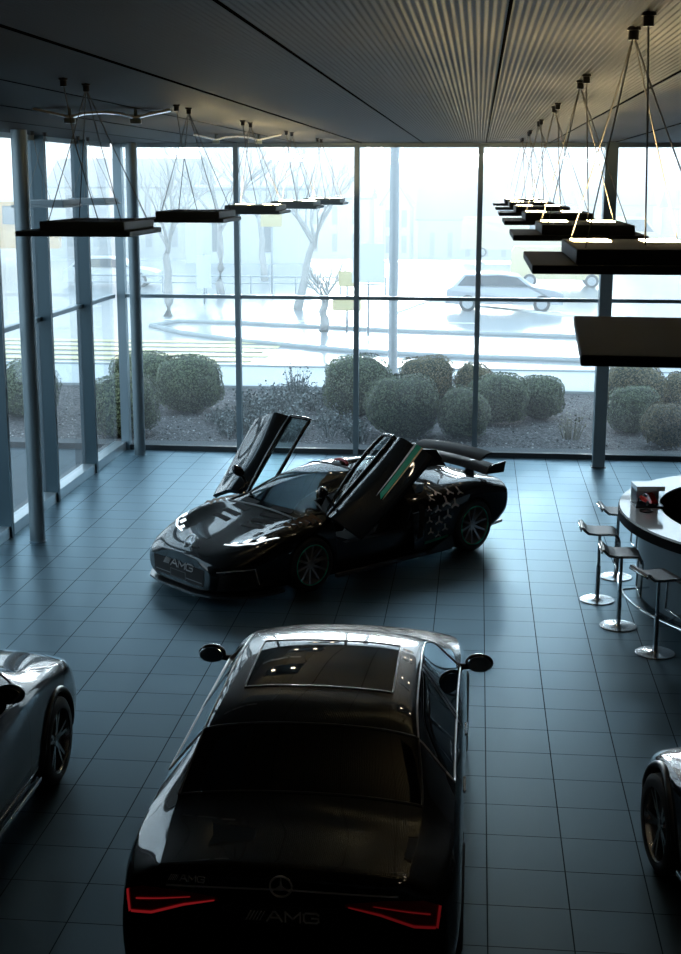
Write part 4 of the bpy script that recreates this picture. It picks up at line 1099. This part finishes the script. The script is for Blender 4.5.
for s, T in ((1, T_L), (-1, T_R)):
    half = src.copy()
    bmesh.ops.delete(half, geom=[f for f in half.faces if f.calc_center_median().y*s < 0], context='FACES')
    half.verts.index_update()
    d = take(half, {2}, 'door', M_paint_k, HX, T, 0, .06)
    take(half, {3}, 'door_window', M_dwin, d, T)
    obj('window_frame', seam_tube(half, {3}, {0, 1, 2, 4}, .026, T), M_paint_k, d, smooth=True)
    V = view((0, 2*s, 0), (0, s, 0), (0, 0, 1)); fx = 1 if s < 0 else -1
    for nm, z0, z1, m in () if s < 0 else (('green_stripe', .37, .44, M_green), ('pale_stripe', .452, .468, M_silver), ('gold_stripe', .345, .36, M_goldl)):
        bm = B(); decal(bm, bvh, [(fx*.42, z0), (fx*.36, z1), (fx*-.40, z1+.05), (fx*-.40, z0+.04)], V, 4, .004, T); obj(nm, bm, m, d, fixn=False)
    # mirror on the door shoulder
    bm = B(); bmesh.ops.create_icosphere(bm, subdivisions=3, radius=1)
    for v in bm.verts:
        c = v.co; v.co = T @ Vector((.78+c.x*(.075 if c.x > 0 else .05), s*(1.04+c.y*.095), .98+c.z*.062))
    obj('side_mirror', bm, M_paint_k, d, smooth=True)
    bm = B(); tube(bm, [T @ Vector(p) for p in ((.80, s*.83, .86), (.79, s*.93, .92), (.78, s*1.0, .96))], .02, 8); obj('mirror_arm', bm, M_carbon, d, smooth=True)
    half.free()
    # gas strut between body and raised door
    bm = B(); tube(bm, [Vector((.88, s*.80, .72)), T @ Vector((.45, s*.86, .70))], [.012, .008], 8); obj('door_strut', bm, M_steel, HX, smooth=True)
    # sill blade and skirt
    bm = B(); box(bm, -1.05, .98, s*.985-.03 if s > 0 else s*.985-.03, s*.985+.03, .10, .15, .01); obj('side_skirt', bm, M_carbon, HX)
    bm = B(); prism(bm, [(-1.08, .13), (-.55, .13), (-.78, .22), (-1.02, .30)], -.012, .012, Matrix.Translation((0, s*1.02, 0)) @ Matrix.Rotation(pi/2, 4, 'X')); obj('skirt_fin', bm, M_carbon, HX)
    wheel(HX, FX, s*.875, RF, .27, s, 'forged'); wheel(HX, RX, s*.865, RR_, .32, s, 'forged')
    # side intake behind the door, stripe on the rear quarter, scattered three-pointed stars
    bm = B(); decal(bm, bvh, [(fx*-.44, .34), (fx*-.50, .80), (fx*-.58, .76), (fx*-.52, .36)], V, 3, .004); obj('side_intake', bm, M_well, HX, fixn=False)
    bm = B(); decal(bm, bvh, [(fx*-.55, .245), (fx*-.55, .285), (fx*-.98, .31), (fx*-.98, .28)], V, 3, .004); obj('quarter_stripe', bm, M_green, HX, fixn=False)
    rng = random.Random(11 if s > 0 else 12)
    for (sx, sz, sr) in ((-.66, .40, .045), (-.79, .34, .045), (-.91, .41, .05), (-.64, .55, .045), (-.80, .52, .06), (-.95, .58, .068), (-.64, .70, .035), (-.78, .68, .05), (-.93, .75, .07), (-1.08, .71, .07), (-.72, .82, .04), (-.86, .88, .045), (-1.04, .87, .05), (-1.2, .85, .05)):
        p, nn = surf_pt(bvh, V, fx*sx, sz)
        if p is None: continue
        sr *= 1.18; bm = B(); a0 = pi/2; poly = []
        for q in range(3):
            a = a0+q*2*pi/3; w_ = .17
            poly += [(sr*cos(a-w_), sr*sin(a-w_)), (sr*cos(a+w_), sr*sin(a+w_)), (sr*.22*cos(a+pi/3), sr*.22*sin(a+pi/3))]
        decal(bm, bvh, [(fx*sx+px, sz+pz) for px, pz in poly], V, 1, .004); obj('star_motif', bm, M_star, HX, fixn=False)
    # headlamps, louvres
    VT = view((0, 0, 3), (0, 0, 1), (0, 1, 0))
    bm = B(); decal(bm, bvh, [(2.30, s*.42), (2.24, s*.62), (2.10, s*.80), (1.78, s*.92), (1.80, s*.86), (2.00, s*.70), (2.10, s*.48)], VT, 4, .004); hl = obj('headlamp', bm, M_lens, HX, fixn=False)
    for q in range(3):
        bx, by = 2.20-.11*q, .50+.125*q
        bm = B(); decal(bm, bvh, [(bx+.05, s*(by)), (bx+.02, s*(by+.075)), (bx-.06, s*(by+.06)), (bx-.035, s*(by-.0))], VT, 2, .009); obj('lit_element', bm, M_led, hl, fixn=False)
    bm = B(); decal(bm, bvh, [(2.27, s*.43), (2.215, s*.63), (2.09, s*.80), (1.80, s*.915), (1.82, s*.895), (2.07, s*.775), (2.19, s*.615), (2.245, s*.43)], VT, 3, .009); obj('light_strip', bm, M_led, hl, fixn=False)
    for q in range(5):
        bx = 1.60-.10*q
        bm = B()
        p0, n0 = surf_pt(bvh, VT, bx, s*.72); p1, n1 = surf_pt(bvh, VT, bx-.02, s*.90)
        v = [bm.verts.new(x) for x in (p0+Vector((0, 0, .004)), p1+Vector((0, 0, .004)), p1+Vector((-.05, 0, .04)), p0+Vector((-.05, 0, .04)))]; bm.faces.new(v)
        bmesh.ops.solidify(bm, geom=list(bm.faces), thickness=.008); obj('fender_louvre', bm, M_slat_glint, HX)
    for q in range(4):
        bm = B(); decal(bm, bvh, [(1.80-.15*q, s*.14), (1.74-.15*q, s*.50), (1.665-.15*q, s*.48), (1.72-.15*q, s*.13)], VT, 3, .004); obj('bonnet_vent', bm, M_well, bon, fixn=False)
M_dark_letters = mat('dark_grille_letters', (.10, .105, .11), .4, .3)
# front end
V = view((5, 0, 0), (1, 0, 0), (0, 0, 1))
bm = B(); decal(bm, bvh, [(-.50, .19), (.50, .19), (.52, .40), (-.52, .40)], V, 4, .005); gr = obj('grille', bm, M_well, HX, fixn=False)
for zz in (.225,):
    bm = B(); decal(bm, bvh, [(-.47, zz), (.47, zz), (.47, zz+.012), (-.47, zz+.012)], V, 4, .008); obj('grille_bar', bm, M_dark_letters, gr, fixn=False)
p, nn = surf_pt(bvh, V, 0, .375); F = frame_at(p+Vector((.012, 0, 0)), Vector((1, 0, .25)), Vector((0, 0, 1)))
bm = B(); script_bars(bm, .072, .006, F, wide=1.8); obj('grille_lettering', bm, M_dark_letters, gr)
bm = B(); decal(bm, bvh, [(-.16, .20), (.16, .20), (.16, .30), (-.16, .30)], V, 3, .014); obj('plate_holder', bm, M_black, gr, fixn=False)
bm = B(); decal(bm, bvh, [(-.145, .21), (.145, .21), (.145, .29), (-.145, .29)], V, 3, .017); obj('plate_face', bm, M_well, gr, fixn=False)
for s in (1, -1):
    VS = view((2.33+2*.75, s*(.74+2*.66), 0), (.75, s*.66, 0), (0, 0, 1))
    bm = B(); decal(bm, bvh, [(s*a, b) for a, b in ((-.20, .17), (.26, .17), (.22, .40), (-.16, .37))], VS, 4, .005); obj('side_air_intake', bm, M_well, HX, fixn=False)
    bm = B(); decal(bm, bvh, [(s*a, b) for a, b in ((-.20, .395), (.0, .415), (.235, .42), (.275, .22), (.287, .22), (.247, .43), (.0, .427), (-.20, .405))], VS, 3, .008); obj('intake_highlight', bm, M_silver, HX, fixn=False)  # silver line painted in for the highlight round the intake
VT = view((0, 0, 3), (0, 0, 1), (0, 1, 0))
p, nn = surf_pt(bvh, VT, 2.43, 0); F = frame_at(p+nn*.03, nn+Vector((.9, 0, 0)), Vector((-1, 0, .6)))
bm = B(); star(bm, .085, .015, .010, F, .010); obj('star_emblem', bm, M_silver, HX)
# front splitter following the nose
outl = [(2.70, 0), (2.69, .35), (2.62, .62), (2.46, .82), (2.24, .95), (2.02, 1.0), (1.80, 1.0)]
poly = outl[::-1]+[(x, -y) for x, y in outl[1:]]
bm = B(); prism(bm, poly, .085, .108); obj('front_splitter', bm, M_carbon, HX)
# roof scoop with red intake
bm = B(); lathe(bm, [(.0, -.02), (.10, .0), (.115, .10), (.105, .34), (.06, .62), (.0, .70)], 20, Matrix.Translation((.10, 0, 1.245)) @ Matrix.Rotation(-pi/2, 4, 'Y') @ Matrix.Diagonal((.42, 1, 1, 1)), cap=False); rs = obj('roof_scoop', bm, M_paint_k, HX, smooth=50)
M_redr = mat('red_scoop_lip', (.35, .02, .03), .35)
bm = B(); tube(bm, [(.02, .125*cos(a), 1.25+.045*sin(a)) for a in [pi*k/14 for k in range(15)]], .022, 8); obj('red_lip', bm, M_redr, rs, smooth=True)
# rear wing, end plates, fin, diffuser, tail lamps
def foil(bm, x0, z0, ch, span, th, tilt, curve=0.):
    n_ = 14; rows_ = []
    for j in range(n_+1):
        y = -span+2*span*j/n_; zo = z0-curve*(y/span)**2; ring_ = []
        for a, h in ((0, 0), (.15, .55), (.45, .8), (1, .1), (1, 0), (.45, -.25), (.15, -.35)):
            ring_.append(bm.verts.new((x0-a*ch*cos(tilt)-h*th*0, y, zo+a*ch*sin(tilt)+h*th)))
        rows_.append(ring_)
    m_ = 7
    for q, w in zip(rows_, rows_[1:]):
        for k in range(m_): bm.faces.new((q[k], q[(k+1) % m_], w[(k+1) % m_], w[k]))
    bm.faces.new(rows_[0]); bm.faces.new(rows_[-1][::-1]); return bm
M_wing = mat('matt_carbon_wing', (.008, .008, .009), .5, 0, .15)
wg = obj('rear_wing', foil(B(), -1.83, 1.02, .32, .86, .045, .22, .05), M_wing, HX, smooth=40)
obj('wing_flap', foil(B(), -1.93, 1.145, .26, .66, .035, .34, .03), M_wing, wg, smooth=40)
for s in (1, -1):
    bm = B(); prism(bm, [(-1.81, 1.0), (-2.18, .98), (-2.22, 1.13), (-1.93, 1.11)], -.012, .012, Matrix.Translation((0, s*.87, -.02)) @ Matrix.Rotation(pi/2, 4, 'X')); obj('end_plate', bm, M_paint_k, wg)
    bm = B(); prism(bm, [(-1.85, .88), (-2.05, .86), (-2.14, 1.08), (-2.0, 1.08)], -.015, .015, Matrix.Translation((0, s*.42, 0)) @ Matrix.Rotation(pi/2, 4, 'X')); obj('wing_stay', bm, M_carbon, wg)
    V = view((-5, 0, 0), (-1, 0, 0), (0, 0, 1))
    bm = B(); decal(bm, bvh, [(s*.5, .74), (s*.84, .74), (s*.84, .77), (s*.5, .77)], V, 3, .006); obj('tail_lamp', bm, M_red_dim, HX, fixn=False)
bm = B(); prism(bm, [(-.45, 1.24), (-1.0, 1.30), (-1.75, 1.20), (-1.95, .94), (-1.0, 1.14)], -.008, .008, Matrix.Rotation(pi/2, 4, 'X')); obj('dorsal_fin', bm, M_carbon, HX)
bm = B(); prism(bm, [(-2.0, -.78), (-2.0, .78), (-2.36, .72), (-2.36, -.72)], .20, .235); obj('rear_diffuser', bm, M_carbon, HX)
for y in (-.45, -.15, .15, .45):
    bm = B(); prism(bm, [(-1.95, .12), (-2.34, .16), (-2.34, .34), (-1.95, .22)], -.008, .008, Matrix.Translation((0, y, 0)) @ Matrix.Rotation(pi/2, 4, 'X')); obj('diffuser_fin', bm, M_carbon, HX)
# cabin: tub, seats, dashboard, steering wheel
bm = B(); prism(bm, [(1.25, .14), (1.25, .66), (.95, .62), (.80, .26), (-.35, .26), (-.62, 1.0), (-.72, 1.0), (-.72, .14)], -.78, .78, Matrix.Rotation(pi/2, 4, 'X')); obj('cabin_tub', bm, M_carbon, HX)
for s in (1, -1):
    bm = B(); prism(bm, [(.95, .26), (.95, .60), (.70, .46), (-.40, .44), (-.55, .60), (-.55, .26)], -.05, .05, Matrix.Translation((0, s*.80, 0)) @ Matrix.Rotation(pi/2, 4, 'X')); obj('cabin_sill', bm, M_carbon, HX)
M_seatk = mat('black_suede', (.018, .018, .02), .8)
for s in (1, -1):
    bm = B(); prism(bm, [(.42, .40), (.40, .30), (-.15, .27), (-.50, .92), (-.42, .98), (-.06, .42), (.10, .38)], -.21, .21, Matrix.Translation((0, s*.36, 0)) @ Matrix.Rotation(pi/2, 4, 'X')); obj('seat', bm, M_seatk, HX)
bm = B(); box(bm, .92, 1.22, -.70, .70, .62, .80, .04); obj('dashboard', bm, M_seatk, HX)
bm = B(); pts = [(.78+.06*sin(a), .36+.16*cos(a), .72+.11*sin(a)) for a in [2*pi*k/20 for k in range(21)]]; tube(bm, pts, .014, 6); tube(bm, [(.92, .36, .70), (.78, .36, .72)], .02, 6); obj('steering_wheel', bm, M_black, HX, smooth=True)
src.free()
